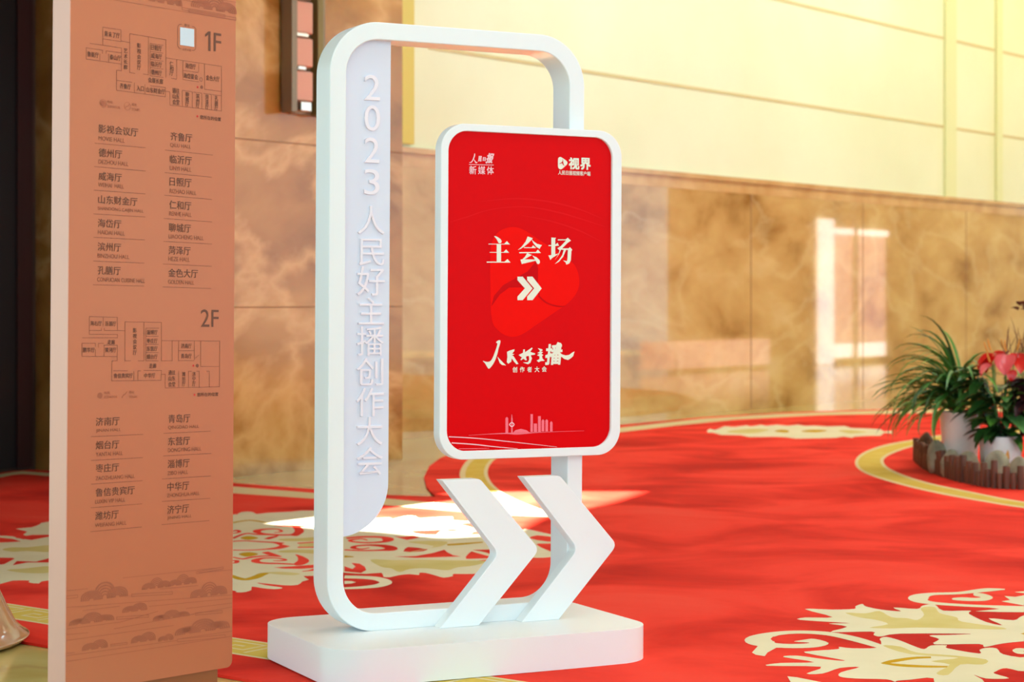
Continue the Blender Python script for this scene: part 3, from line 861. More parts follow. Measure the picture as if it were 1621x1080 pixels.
k.line(o5, s5, [(240, 286), (400, 276), (580, 268), (700, 270), (900, 258), (1300, 244)], [2, 4, 10, 16, 5, 2], 0, 5, .0008)
k.line(o5, s5, [(60, 299), (300, 312), (600, 342), (1050, 392)], [8, 8, 7, 3], 1, 6, .0008)
k.line(o5, s5, [(86, 355), (300, 370), (480, 390), (690, 409)], [9, 9, 7, 4], 1, 6, .0008)
k.line(o5, s5, [(150, 409), (300, 408), (430, 404)], [5, 6, 3], 0, 6, .0008)
k.done()

# ------------------------------------------------------------------ orange directory board
YL = 5.10
_pl = Vector((0, 0, EYE))+ray(105.6, 790)*YL
G = Frame('directory_board', (_pl.x, _pl.y, 0), 0.88302678, .0185785, -.01200768)
tag(G.root, 'tall salmon orange floor directory board with printed maps and hall names', 'sign')
gw = 0.0
# tilt shifts the face: keep the measured edge line on the board
U0 = G.uv(107.0, 560, gw)[0]
U1 = G.uv(370.2, 560, gw)[0]
V0 = G.uv(364, 1056.3, gw)[1]
TH = None
# depth of the slab from its visible left side
best = None
for i in range(10, 200):
    w = i*.001
    p = G.M @ Vector((U0, w, 1.0))
    x = CX+F*p.x/p.y
    e = abs(x-80.0)
    if best is None or e < best[0]:
        best = (e, w)
TH = best[1]
V1 = 2.25
m = MB()
def slab(u0, u1, v0, v1, r, n=8):
    out = []
    for cx, cy, a in ((u1-.003, v1-.003, 0), (u0+.003, v1-.003, 90), (u0+r, v0+r, 180), (u1-r, v0+r, 270)):
        rr = .003 if a < 180 else r
        for i in range(n+1):
            t = math.radians(a+90*i/n)
            out.append((cx+rr*math.cos(t), cy+rr*math.sin(t)))
    return out
m.prism(slab(U0+.002, U1, V0, V1, .02), loc, 0, TH)
m.build('panel', M_copper, G.root, bevel=.002)
m = MB()
m.box((U0+.0005, TH/2, (V0+.02+V1)/2), (.003, TH-.001, V1-V0-.03))
o = m.build('side_edge', M_copper_side, G.root)
o['label'] = 'paler pinkish left edge of the board'
m = MB()
m.box(((U0+U1)/2, TH/2, V0/2+.004), (U1-U0-2*(U1-G.uv(344, 1070, .012)[0]), TH-.02, V0+.012))
m.build('plinth', M_plinth, G.root, bevel=.002)
Q_ = lambda x, y: G.uv(x, y, 0.0)
MM = .00178                                                # metres per pixel on the board's face
class Print:
    def __init__(s, off, scl):
        s.m, s.off, s.k = MB(), off, scl
    def at(s, x, y):
        return Q_(s.off[0]+x/s.k, s.off[1]+y/s.k)
    def text(s, t, x0, yc, x1, h, bold=0.0, mi=0):
        a, b = s.at(x0, yc), s.at(x1, yc)
        hv = abs(s.at(x0, yc-h/2)[1]-s.at(x0, yc+h/2)[1])
        letters(s.m, t, a[0], b[0], a[1]-hv/2, a[1]+hv/2, -.0008, bold, mi)
    def column(s, t, x0, x1, ys, h, bold=0.0):
        for ch, y in zip(t, ys):
            s.text(ch, x0, y-(x1-x0)*.05, x1, h, bold)
    def line(s, pts, px, mi=0):
        for a, b in zip(pts, pts[1:]):
            p, q = s.at(*a), s.at(*b)
            d = Vector((q[0]-p[0], q[1]-p[1])).normalized()*px*MM*.5
            s.m.ribbon([(p[0]-d.x, p[1]-d.y), (q[0]+d.x, q[1]+d.y)], px*MM, lambda z: (z[0], -.0006, z[1]), mi)
    def dot(s, x, y, r, mi=0, n=16):
        c = s.at(x, y)
        rr = r/s.k*MM
        s.m.flat([(c[0]+rr*math.cos(2*PI*i/n), c[1]+rr*math.sin(2*PI*i/n)) for i in range(n)], lambda p: (p[0], -.0008, p[1]), mi)
    def circle(s, x, y, r, px, mi=0, n=24, part=(0, 1)):
        c = s.at(x, y)
        rr = r/s.k*MM
        q = [(c[0]+rr*math.cos(2*PI*(part[0]+(part[1]-part[0])*i/n)), c[1]+rr*math.sin(2*PI*(part[0]+(part[1]-part[0])*i/n))) for i in range(n+1)]
        s.m.ribbon(q, px*MM, lambda z: (z[0], -.0006, z[1]), mi)
    def done(s, name, mats, label=None):
        o = s.m.build(name, mats, G.root, smooth=False)
        if label: o['label'] = label
        return o
# floor numbers
z1, z2 = ((120, 0), 5.4), ((120, 470), 6.235)
p = Print(*z1)
p.text('F', 1179, 358, 1241, 158)
p.m.flat([p.at(x, y) for x, y in ((1132, 268), (1151, 270), (1151, 438), (1132, 436), (1132, 296), (1105, 316), (1103, 298))], lambda z: (z[0], -.0008, z[1]))
p.done('floor_number', M_brown_print, 'printed 1F')
p = Print(*z2); p.text('2F', 1233, 210, 1408, 172); p.done('floor_number', M_brown_print, 'printed 2F')
# plan of the first floor
p = Print(*z1)
for t, x0, y, x1 in (('青未了厅', 243, 286, 375), ('鲁能厅', 97, 460, 195), ('泰山厅', 288, 486, 385), ('日照厅', 642, 404, 735), ('威海厅', 642, 474, 735), ('临沂厅', 642, 544, 735), ('德州厅', 642, 614, 735),
                     ('海岱厅', 935, 560, 1025), ('海岱宴会', 920, 644, 1042), ('金色大厅', 1112, 662, 1228), ('会展长廊', 617, 682, 745), ('齐鲁厅', 375, 732, 470), ('入口', 518, 752, 580), ('山东财金厅', 600, 765, 760),
                     ('通往', 825, 772, 885), ('山东', 825, 820, 885), ('会堂', 825, 870, 885)):
    p.text(t, x0, y, x1, 46, .008)
for t, x0, x1, ys in (('艺术长廊', 408, 440, (432, 480, 526, 573)), ('影视会议厅', 522, 556, (389, 438, 485, 531, 578)), ('仁和厅', 800, 834, (544, 585, 626)), ('聊城厅', 936, 966, (807, 848, 888)),
                      ('滨州厅', 1026, 1056, (820, 862, 902)), ('菏泽厅', 1106, 1135, (830, 872, 913)), ('孔膳厅', 1186, 1215, (840, 882, 922))):
    p.column(t, x0, x1, ys, 40, .008)
for q in ([(230, 385), (230, 233), (385, 255), (385, 350), (460, 365), (460, 288), (770, 340), (770, 495), (1245, 568), (1245, 950), (803, 898), (803, 785), (768, 780)],
          [(120, 370), (385, 410)], [(230, 333), (305, 343)], [(312, 345), (385, 355)], [(230, 430), (88, 408), (88, 505), (390, 548), (390, 605), (348, 600), (348, 772), (765, 828), (765, 748), (635, 733)],
          [(205, 515), (205, 460)], [(228, 430), (228, 455)], [(258, 455), (258, 435), (390, 452)], [(280, 462), (280, 530)], [(390, 412), (390, 548)], [(460, 365), (460, 620), (505, 628)], [(575, 633), (620, 640), (620, 316)],
          [(745, 387), (635, 372), (635, 648), (745, 662)], [(635, 440), (745, 455)], [(635, 508), (745, 524)], [(635, 578), (745, 592)], [(770, 495), (770, 665)], [(862, 510), (862, 677), (815, 670)],
          [(915, 518), (915, 680), (1050, 700)], [(915, 602), (1045, 620)], [(1050, 545), (1050, 615)], [(1100, 546), (1100, 763), (1245, 782)], [(348, 687), (480, 704)], [(500, 708), (500, 792)], [(590, 722), (590, 804)],
          [(995, 920), (995, 785), (910, 772), (910, 910)], [(1077, 930), (1077, 797), (1005, 787)], [(1158, 940), (1158, 808), (1090, 799)], [(1240, 819), (1165, 809)]):
    p.line(q, 0.75, 1)
p.circle(1070, 680, 16, .7, 1); p.dot(1075, 745, 15, 1)
p.done('floor_plan', [M_brown_print, M_brown_line], 'printed plan of the first floor')
# plan of the second floor
p = Print(*z2)
for t, x0, y, x1 in (('海右厅', 143, 262, 253), ('泺源厅', 287, 265, 397), ('走廊', 312, 447, 385), ('鹏华厅', 68, 525, 185), ('黄河厅', 288, 525, 398), ('淄博厅', 698, 350, 805), ('枣庄厅', 698, 435, 805), ('东营厅', 698, 512, 805), ('烟台厅', 698, 592, 805),
                     ('济南厅', 1037, 485, 1142), ('青岛厅', 1037, 585, 1142), ('走廊', 722, 682, 793), ('鲁信贵宾厅', 373, 780, 560), ('中华厅', 672, 778, 782), ('通往', 912, 748, 980), ('山东', 912, 806, 980), ('会堂', 912, 865, 980)):
    p.text(t, x0, y, x1, 48, .008)
for t, x0, x1, ys in (('影视会议厅', 563, 600, (333, 388, 443, 499, 553)), ('潍坊厅', 1047, 1081, (765, 813, 862)), ('济宁厅', 1148, 1182, (765, 814, 862))):
    p.column(t, x0, x1, ys, 46, .008)
for q in ([(132, 195), (410, 203), (410, 333), (485, 335), (485, 247), (845, 253), (845, 433), (1420, 437), (1418, 888), (882, 900), (882, 765), (845, 765)],
          [(132, 195), (132, 370), (410, 372), (410, 405), (65, 405)], [(270, 205), (268, 290)], [(135, 332), (252, 332), (252, 310)], [(280, 310), (280, 332), (410, 333)],
          [(192, 490), (192, 460), (60, 458), (60, 588), (408, 590), (408, 632), (355, 634), (353, 830), (840, 825), (845, 728), (670, 726)], [(192, 520), (192, 585)], [(222, 500), (222, 460), (275, 460)],
          [(278, 585), (278, 478), (408, 478), (408, 590)], [(485, 335), (485, 632), (540, 632)], [(615, 632), (672, 632), (672, 253)], [(820, 310), (690, 310), (690, 632), (815, 632)], [(690, 390), (815, 390)], [(690, 470), (815, 470)], [(690, 550), (815, 550)],
          [(845, 433), (845, 632)], [(850, 632), (950, 632), (950, 437)], [(1015, 440), (1012, 630), (1165, 630)], [(1015, 532), (1165, 532)], [(1170, 440), (1170, 620)], [(1232, 437), (1232, 688), (1410, 688)], [(370, 730), (510, 730)],
          [(572, 735), (572, 820)], [(612, 825), (612, 730), (640, 730)], [(1015, 890), (1015, 730)], [(1112, 890), (1112, 735), (1140, 735)], [(1218, 890), (1218, 735), (1190, 735)], [(1318, 890), (1318, 735), (1290, 735)]):
    p.line(q, 0.75, 1)
p.line([(1180, 605), (1215, 575)], .8, 1); p.dot(1198, 680, 18, 1)
p.done('floor_plan', [M_brown_print, M_brown_line], 'printed plan of the second floor')
# legends
p = Print(*z1)
p.dot(233, 885, 24); p.circle(233, 885, 32, .6); p.circle(440, 908, 32, .6); p.line([(422, 926), (432, 912), (446, 906), (458, 890)], .8)
p.text('电梯', 270, 870, 315, 26); p.text('ELEVATOR', 270, 908, 378, 22); p.text('楼梯', 478, 893, 520, 26); p.text('STAIRS', 478, 934, 548, 22)
p.done('map_legend', M_cloud)
p = Print(*z1); p.text('您所在的位置', 1060, 1000, 1240, 34, .01); p.done('position_note', M_brown_print)
p = Print(*z2)
p.dot(238, 975, 28); p.line([(455, 995), (472, 968), (488, 960), (505, 935)], 1.2)
p.text('电梯', 280, 948, 335, 30); p.text('ELEVATOR', 280, 990, 410, 25); p.text('楼梯', 525, 942, 575, 30); p.text('STAIRS', 525, 988, 605, 25)
p.done('map_legend', M_cloud)
p = Print(*z2); p.text('您所在的位置', 1195, 966, 1405, 38, .01); p.done('position_note', M_brown_print)
for z, x, y, r in ((z1, 1040, 745, 9.5), (z1, 1038, 995, 9.5), (z2, 1158, 680, 11), (z2, 1170, 968, 11)):
    p = Print(*z); p.dot(x, y, r); p.done('position_dot', M_dot, 'small red dot')
p = Print(*z1)
q = [p.at(x, y) for x, y in ((890, 232), (1010, 250), (1010, 402), (890, 384))]
p.m.flat(q, lambda z: (z[0], -.0008, z[1]), 1)
p.line([(905, 208), (885, 208), (872, 226), (870, 390), (885, 412), (900, 416)], .8)
p.line([(995, 228), (1012, 230), (1026, 248), (1024, 415), (1010, 432), (992, 430)], .8)
p.text('导览', 928, 215, 972, 24); p.text('山东大厦', 912, 420, 985, 22)
p.done('code_frame', [M_brown_line, M_tile], 'rounded outline around a plain pale square')
# hall lists
def directory(off, scl, rows, hc, he, px):
    p = Print(off, scl)
    for cn, x0, x1, y, en, ex0, ex1, ey, lx0, ly0, lx1, ly1 in rows:
        p.text(cn, x0, y, x1, hc, .003)
        p.text(en, ex0, ey, ex1, he, 0, 1)
        p.line([(lx0, ly0), (lx1, ly1)], px, 1)
    return p
ROWS1 = (
    ('影视会议厅', 138, 380, 90, 'MOVIE HALL', 138, 298, 149, 115, 180, 425, 208), ('德州厅', 138, 282, 236, 'DEZHOU HALL', 138, 320, 292, 113, 323, 425, 350), ('威海厅', 138, 280, 380, 'WEIHAI  HALL', 136, 293, 433, 110, 467, 423, 490),
    ('山东财金厅', 137, 375, 522, 'SHANDONG CAIJIN HALL', 134, 413, 580, 108, 612, 422, 631), ('海岱厅', 133, 277, 667, 'HAIDAI HALL', 134, 298, 723, 108, 755, 420, 771), ('滨州厅', 133, 275, 811, 'BINZHOU HALL', 132, 326, 867, 107, 900, 417, 913),
    ('孔膳厅', 132, 273, 955, 'CONFUCIAN CUISINE HALL', 130, 422, 1012, 105, 1045, 415, 1053),
    ('齐鲁厅', 577, 710, 136, 'QILU HALL', 576, 702, 192, 545, 222, 835, 253), ('临沂厅', 574, 708, 276, 'LINYI HALL', 574, 705, 331, 543, 360, 830, 388), ('日照厅', 572, 706, 414, 'RIZHAO HALL', 572, 735, 472, 541, 498, 830, 524),
    ('仁和厅', 570, 704, 555, 'RENHE HALL', 570, 706, 609, 537, 640, 830, 661), ('聊城厅', 567, 702, 694, 'LIAOCHENG HALL', 567, 780, 749, 535, 780, 830, 796), ('菏泽厅', 566, 700, 833, 'HEZE HALL', 565, 695, 886, 532, 918, 828, 932),
    ('金色大厅', 564, 745, 971, 'GOLDEN HALL', 563, 722, 1027, 530, 1058, 825, 1068))
for a, b, t in ((0, 7, 'left column of first floor hall names'), (7, 14, 'right column of first floor hall names')):
    directory((120, 180), 3.857, ROWS1[a:b], 52, 26, .8).done('hall_list', [M_brown_print, M_brown_line], t)
ROWS2 = (
    ('济南厅', 253, 437, 137, 'JINAN HALL', 255, 447, 209, 215, 253, 620, 235), ('烟台厅', 252, 435, 320, 'YANTAI HALL', 253, 462, 391, 215, 438, 618, 415), ('枣庄厅', 252, 433, 500, 'ZAOZHUANG HALL', 250, 555, 578, 217, 622, 615, 595),
    ('鲁信贵宾厅', 250, 555, 688, 'LUXIN VIP HALL', 248, 480, 760, 215, 806, 612, 775), ('潍坊厅', 248, 430, 870, 'WEIFANG HALL', 246, 490, 943, 213, 992, 610, 955),
    ('青岛厅', 817, 987, 114, 'QINGDAO HALL', 815, 1055, 184, 780, 227, 1145, 210), ('东营厅', 815, 985, 290, 'DONGYING HALL', 813, 1072, 359, 778, 403, 1150, 383), ('淄博厅', 812, 982, 466, 'ZIBO HALL', 810, 970, 537, 770, 582, 1145, 558),
    ('中华厅', 809, 978, 643, 'ZHONGHUA HALL', 807, 1058, 711, 768, 757, 1140, 732), ('济宁厅', 808, 977, 822, 'JINING HALL', 808, 998, 888, 765, 937, 1135, 905))
for a, b, t in ((0, 5, 'left column of second floor hall names'), (5, 10, 'right column of second floor hall names')):
    directory((100, 640), 4.911, ROWS2[a:b], 66, 31, .8).done('hall_list', [M_brown_print, M_brown_line], t)
# cloud motifs
def cloud(p, x0, x1, yb, yt, lobes=3):
    """a bank of ridged lobes standing on a baseline that climbs to the right with the board"""
    u0, vb = p.at(x0, yb)
    u1 = p.at(x1, yb)[0]
    vt = p.at((x0+x1)/2, yt)[1]
    w, h = u1-u0, vt-vb
    cs = {2: ((.33, .75), (.7, 1.0)), 3: ((.2, .55), (.52, 1.0), (.82, .62))}[lobes]
    for cx, ch in cs:
        R = w*(.30 if lobes == 2 else .24)
        for r_, fill in ((1.0, 0), (.82, 0), (.64, 0), (.46, 0), (.28, 0)):
            q = []
            for i in range(17):
                t = PI*i/16
                q.append((u0+w*cx-R*r_*math.cos(t), vb+h*ch*r_*math.sin(t)**.6))
            p.m.ribbon(q, R*.13, lambda z: (z[0], -.0006-.0001*cs.index((cx, ch)), z[1]), 0)
def pill(p, a, b, h):
    p.line([a, b], .9)
    p.line([(a[0], a[1]+h), (b[0], b[1]+h)], .9)
    p.line([a, (a[0], a[1]+h)], .9)
    p.line([b, (b[0], b[1]+h)], .9)
p = Print((0, 860), 3.242)
for x0, x1, yb, yt, l in ((425, 640, 300, 203, 3), (735, 865, 240, 180, 3), (870, 1000, 222, 163, 3), (985, 1152, 283, 203, 3), (365, 570, 424, 360, 3), (625, 752, 360, 313, 2), (793, 960, 398, 347, 3), (910, 1160, 474, 394, 3), (418, 550, 555, 502, 2), (670, 796, 516, 463, 2), (810, 888, 507, 470, 2)):
    cloud(p, x0, x1, yb, yt, l)
for a, b, h in (((1008, 148), (1145, 122), 10), ((675, 262), (885, 250), 12), ((598, 380), (762, 368), 12), ((1003, 358), (1140, 346), 12), ((910, 493), (1155, 470), 14), ((342, 272), (398, 266), 14), ((568, 520), (652, 510), 9)):
    pill(p, a, b, h)
for q in ([(630, 179), (1120, 127)], [(1020, 152), (1190, 137)], [(342, 244), (450, 234)], [(342, 330), (1190, 266)], [(820, 236), (1015, 218)], [(425, 347), (612, 324)], [(765, 325), (1190, 284)], [(955, 336), (1190, 308)], [(342, 441), (620, 405), (810, 350)], [(585, 440), (1190, 328)],
          [(342, 470), (450, 460)], [(342, 500), (890, 423)], [(342, 578), (910, 500)], [(930, 490), (1190, 452)], [(342, 608), (1190, 478)], [(342, 566), (382, 562)]):
    p.line(q, .8)
p.done('cloud_pattern', M_cloud)
p = Print((60, 0), 5.066)
cloud(p, 1245, 1570, 55, -38, 3)
cloud(p, 900, 1140, 8, -80, 3)
p.line([(300, -55), (1588, 165)], .8); p.line([(1475, 0), (1588, 19)], .8); p.line([(700, -80), (1588, 70)], .8)
pill(p, (1155, 60), (1500, 118), 18)
pill(p, (1210, 78), (1588, 143), 18)
p.done('cloud_pattern', M_cloud)

# ------------------------------------------------------------------ wall lamp on the pillar
def on_pillar(x, y, out=0.0):
    d = ray(x, y)
    return d*((PS+out)/d.dot(ES))+Vector((0, 0, EYE))
M_pewter = mat('dark_pewter', rgb(128, 114, 92), 0.35, metallic=0.4)
M_bronze = mat('olive_bronze', rgb(120, 104, 58), 0.4, metallic=0.5)
M_shade = mat('pink_lamp_glass', rgb(204, 150, 124), 0.35)
M_chrome = mat('bright_metal', rgb(226, 214, 200), 0.2, metallic=0.9)
lamp = bpy.data.objects.new('wall_lamp', None)
a = on_pillar(482, 90)
LN = a.dot(EN)
lamp.location = B(PS, LN, on_pillar(482, 183).z)
col.objects.link(lamp)
tag(lamp, 'wall lamp with pinkish glass panels between dark metal rails on the brown marble pillar', 'lamp')
LZ = lamp.location.z
def lpart(name, m_, boxes, bevel=.004):
    q = MB()
    for s0, s1, n0, n1, z0, z1 in boxes:
        wall_box(q, s0, s1, n0, n1, z0, z1)
    q.v = [tuple(Vector(v)-Vector((B(0, LN).x, B(0, LN).y, 0))-ES*PS-Vector((0, 0, LZ))) for v in q.v]
    return q.build(name, m_, lamp, smooth=False, bevel=bevel)
nl = lambda x, out=0.0: n_at(x, PS+out)-LN
zl = lambda y: on_pillar(482, y).z
nq = lambda x, out: n_at(x, PS+out)
zt, zb = zl(-6), zl(183)
lpart('back_plate', M_pewter, [(PS, PS+.03, nq(456, .0), nq(510, 0), zb, zt)])
lpart('side_rail', M_pewter, [(PS+.03, PS+.13, nq(457, .1), nq(466, .1), zb, zt)])
lpart('side_rail', M_bronze, [(PS+.03, PS+.10, nq(500, .08), nq(509, .08), zb, zt)])
for i, (y0, y1) in enumerate(((8, 58), (65, 110), (117, 164))):
    lpart('lamp_panel', M_shade, [(PS+.03, PS+.115, nq(467, .11), nq(495, .11), zl(y1), zl(y0))], .01)
lpart('cross_bar', M_chrome, [(PS+.04, PS+.125, nq(468, .11), nq(486, .11), zl(63.5), zl(58.5))], .002)
lpart('cross_bar', M_chrome, [(PS+.04, PS+.125, nq(470, .11), nq(482, .11), zl(115.5), zl(110.5))], .002)
lpart('end_cap', M_chrome, [(PS+.03, PS+.14, nq(472, .11), nq(488, .11), zl(180), zl(166))])
lpart('end_cap', M_chrome, [(PS+.03, PS+.14, nq(470, .11), nq(488, .11), zl(5), zl(-8))])

# ------------------------------------------------------------------ planter corner: log edging, stones, pots and plants
M_log = noisy('brown_log', [(0.3, rgb(78, 44, 30)), (0.7, rgb(120, 72, 50))], 6, 0.6, stretch=(4, 4, .6))
M_log_top = mat('log_end', rgb(128, 92, 62), 0.8)
edging = bpy.data.objects.new('log_edging', None)
edging.location = floor_at(1546, 768.9)
col.objects.link(edging)
tag(edging, 'low edging of upright brown logs around the potted plants', 'edging')
path = [(1449.6, 727), (1455, 734), (1464, 741), (1475, 747), (1488, 752.6), (1504, 758), (1520.7, 763), (1546, 768.5), (1574, 773), (1600, 774.5), (1630, 775), (1680, 773), (1730, 765), (1762, 750), (1765, 732), (1735, 716), (1680, 706), (1600, 703), (1530, 704), (1480, 709), (1457, 717)]
fl = [floor_at(*p).xy for p in path]
fl = [Vector(p) for p in catmull([tuple(p) for p in fl], 12, True)]
acc, rnd, k = 0.0, random.Random(3), 0
last = fl[0]
step = .0
for p in fl[1:]+fl[:1]:
    acc += (p-last).length
    last = p
    if acc >= step:
        acc = 0.0
        front = p.y < 14.9 and p.x < 3.6
        r = rnd.uniform(.017, .025) if front else .03
        h = (.152 if k % 2 else .10)*rnd.uniform(.9, 1.12)
        if not front: h = rnd.uniform(.12, .18)
        step = r*1.9
        m = MB()
        m.lathe([(0.0, 0), (r, 0), (r*1.03, h*.5), (r, h-.004), (r*.86, h), (0.0, h)], (p.x-edging.location.x, p.y-edging.location.y, 0), 9)
        if k < 95:
            m.build('log', M_log, edging)
        k += 1

M_rock = noisy('grey_stone', [(0.3, rgb(120, 116, 92)), (0.7, rgb(178, 172, 146))], 7, 0.9, bump=.5)
M_rock_brown = noisy('brown_stone', [(0.3, rgb(70, 50, 32)), (0.7, rgb(112, 86, 58))], 7, 0.9, bump=.5)
def rock(x, y, z, sx, sy, sz, seed, label, m_):
    bm = bmesh.new()
    bmesh.ops.create_icosphere(bm, subdivisions=3, radius=1)
    rr = random.Random(seed)
    ax = [Vector((rr.uniform(-1, 1), rr.uniform(-1, 1), rr.uniform(-1, 1))).normalized() for _ in range(9)]
    lim = [rr.uniform(.62, .9) for _ in ax]
    for v in bm.verts:
        c = v.co.copy()
        for a, l in zip(ax, lim):
            d = c.dot(a)
            if d > l: c -= a*(d-l)*.85
        v.co = Vector((c.x*sx, c.y*sy, max(c.z, -.5)*sz))
    me = bpy.data.meshes.new('rock')
    bm.to_mesh(me); bm.free()
    me.materials.append(m_)
    o = bpy.data.objects.new('rock', me)
    o.location = (x, y, z)
    col.objects.link(o)
    tag(o, label, 'rock', 'grey stones inside the log edging')
for x, y, Y, s, sd, lb in ((1484, 712, 13.0, (.085, .07, .150), 1, 'jagged grey stone at the left foot of the tall white pot'), (1505, 716, 12.72, (.075, .06, .125), 2, 'grey stone with a pale top in front of the tall white pot'),
                           (1533, 720, 12.62, (.085, .06, .120), 4, 'low rounded grey stone at the right foot of the tall white pot'), (1579, 735, 12.3, (.10, .06, .138), 6, 'wide pale stone in front of the short pot with a yellow motif'),
                           (1612, 745, 12.2, (.07, .05, .12), 8, 'dark veined stone at the right behind the front logs'),
                           (1470, 700, 13.75, (.085, .08, .150), 9, 'brown stone standing behind the left end of the log edging')):
    p = at_depth(x, y, Y)
    rock(p.x, p.y, .5*s[2], s[0], s[1], s[2], sd, lb, M_rock_brown if sd == 9 else M_rock)

M_pot = mat('white_ceramic', rgb(240, 238, 230), 0.25)
M_pot2 = mat('pale_ceramic', rgb(236, 238, 234), 0.25)
M_soil = noisy('dark_soil', [(0.3, rgb(40, 28, 18)), (0.7, rgb(72, 52, 34))], 20, 0.95)
M_leaf = noisy('green_leaf', [(0.3, rgb(52, 108, 32)), (0.55, rgb(90, 152, 56)), (0.8, rgb(156, 194, 92))], 5, 0.4)
M_leaf_dk = noisy('dark_leaf', [(0.3, rgb(26, 56, 20)), (0.7, rgb(56, 104, 44))], 5, 0.35)
M_leaf_lt = noisy('light_leaf', [(0.3, rgb(70, 130, 66)), (0.7, rgb(110, 165, 90))], 5, 0.35)
M_maroon = noisy('maroon_leaf', [(0.3, rgb(28, 10, 16)), (0.7, rgb(62, 22, 30))], 5, 0.4)
M_spathe = mat('red_spathe', rgb(205, 30, 24), 0.2)
M_spathe_p = mat('pink_spathe', rgb(226, 96, 100), 0.2)
M_spadix = mat('yellow_spadix', rgb(224, 160, 60), 0.5)
M_dry = mat('dry_brown_stem', rgb(108, 62, 44), 0.8)

def pot(name, c, r0, r1, h, m_, label, cat='plant'):
    e = bpy.data.objects.new(name, None)
    e.location = c
    col.objects.link(e)
    tag(e, label, cat)
    q = MB()
    q.lathe([(0, 0), (r0*.96, 0), (r0, .006), (r1, h-.006), (r1*.99, h), (r1*.93, h), (r1*.9, h-.05), (0, h-.05)], (0, 0, 0), 40)
    q.build('pot', m_, e)
    q = MB()
    q.lathe([(0, h-.045), (r1*.5, h-.03), (r1*.9, h-.045)], (0, 0, 0), 24)
    q.build('soil', M_soil, e)
    return e
def blade(mb, base, az, length, rise, droop, width, mi=0, n=9, fold=.25, tipw=0.02):
    """long leaf: starts upward at 'rise', bends over by 'droop'"""
    p = Vector(base)
    el = rise
    d = Vector((math.cos(az), math.sin(az), 0))
    side = Vector((-math.sin(az), math.cos(az), 0))
    vs = []
    for i in range(n+1):
        t = i/n
        w = width*(math.sin(PI*min(1, t*.86+.14))**.7)*(1-tipw)+.0005
        up = (d*-math.sin(el)+Vector((0, 0, math.cos(el))))
        vs += [p-side*w/2+up*w*fold, p, p+side*w/2+up*w*fold]
        p = p+(d*math.cos(el)+Vector((0, 0, math.sin(el))))*length/n
        el -= droop/n*(0.5+t)
    fs = []
    for i in range(n):
        a = i*3
        fs += [(a, a+1, a+4, a+3), (a+1, a+2, a+5, a+4)]
    mb.add(vs, fs, mi)
def leaf(mb, base, az, length, rise, width, mi=0, droop=.7, heart=False, stem=0.0, stem_mi=None, n=10):
    p0 = Vector(base)
    d = Vector((math.cos(az), math.sin(az), 0))
    side = Vector((-math.sin(az), math.cos(az), 0))
    if stem:
        tip = p0+(d*.35+Vector((0, 0, 1))).normalized()*stem
        mb.tube([p0, (p0+tip)/2+d*.01, tip], .0035, 5, stem_mi if stem_mi is not None else mi)
        p0 = tip
    el, p, vs = rise, p0, []
    for i in range(n+1):
        t = i/n
        prof = (math.sin(PI*t**.62)**.85 if heart else math.sin(PI*t**.8)) if 0 < t < 1 else 0
        w = width*prof+.001
        up = d*-math.sin(el)+Vector((0, 0, math.cos(el)))
        vs += [p-side*w/2+up*w*.16, p-side*w/4+up*w*.03, p, p+side*w/4+up*w*.03, p+side*w/2+up*w*.16]
        p = p+(d*math.cos(el)+Vector((0, 0, math.sin(el))))*length/n
        el -= droop/n
    fs = []
    for i in range(n):
        a = i*5
        fs += [(a+j, a+j+1, a+j+6, a+j+5) for j in range(4)]
    mb.add(vs, fs, mi)

# long-leaved plant in the tall white pot
p = at_depth(1520, 652, 13.05)
P1 = pot('potted_dracaena', (p.x, p.y, 0), .105, .135, p.z, M_pot, 'long thin leaved green plant in the tall white pot, leftmost in the log edging')
H1 = p.z-.04
rn = random.Random(11)
m = MB()
for i in range(150):
    az = rn.uniform(0, 2*PI)
    if rn.random() < .45: az = PI+rn.uniform(-.9, .9)
    rise = rn.uniform(.1, 1.45)
    L = rn.uniform(.42, .72)
    if math.cos(az) > .2: L *= .6
    blade(m, (rn.uniform(-.03, .03), rn.uniform(-.03, .03), H1+rn.uniform(0, .20)), az, L, rise, rn.uniform(1.2, 2.7), rn.uniform(.02, .034), rn.choice((0, 0, 0, 1, 2, 2)))
m.tube([(0, 0, H1-.02), (.005, 0, H1+.12), (0, .01, H1+.25)], [.016, .013, .008], 7, 1)
m.build('foliage', [M_leaf, M_leaf_dk, M_leaf_lt], P1)
# anthurium in the short pot
p = at_depth(1584, 690, 12.75)
P2 = pot('potted_anthurium', (p.x, p.y, 0), .125, .137, p.z, M_pot2, 'red flowering plant in the short pale pot with a small yellow motif')
H2 = p.z-.04
m = MB()
for i in range(70):
    az = rn.uniform(0, 2*PI)
    if i % 3 == 0: az = PI+rn.uniform(-.7, .7)
    leaf(m, (rn.uniform(-.04, .04), rn.uniform(-.05, .03), H2), az, rn.uniform(.15, .25), rn.uniform(-.3, .7), rn.uniform(.09, .14), rn.choice((0, 0, 0, 1, 2)), rn.uniform(.4, 1.2), True, rn.uniform(.05, .46), 0)
for az, L, rz, z in ((PI+.1, .26, .15, .20), (PI-.35, .24, .35, .13), (PI+.5, .22, -.1, .26), (-PI/2, .22, .1, .16), (-PI/2-.7, .24, .05, .08), (PI-.15, .22, .1, .30)):
    leaf(m, (-.02, -.06, H2+z), az, L, rz, .085, 2 if z in (.13, .20) else 0, .9, False)
m.build('foliage', [M_leaf_dk, M_leaf, M_leaf_lt], P2)
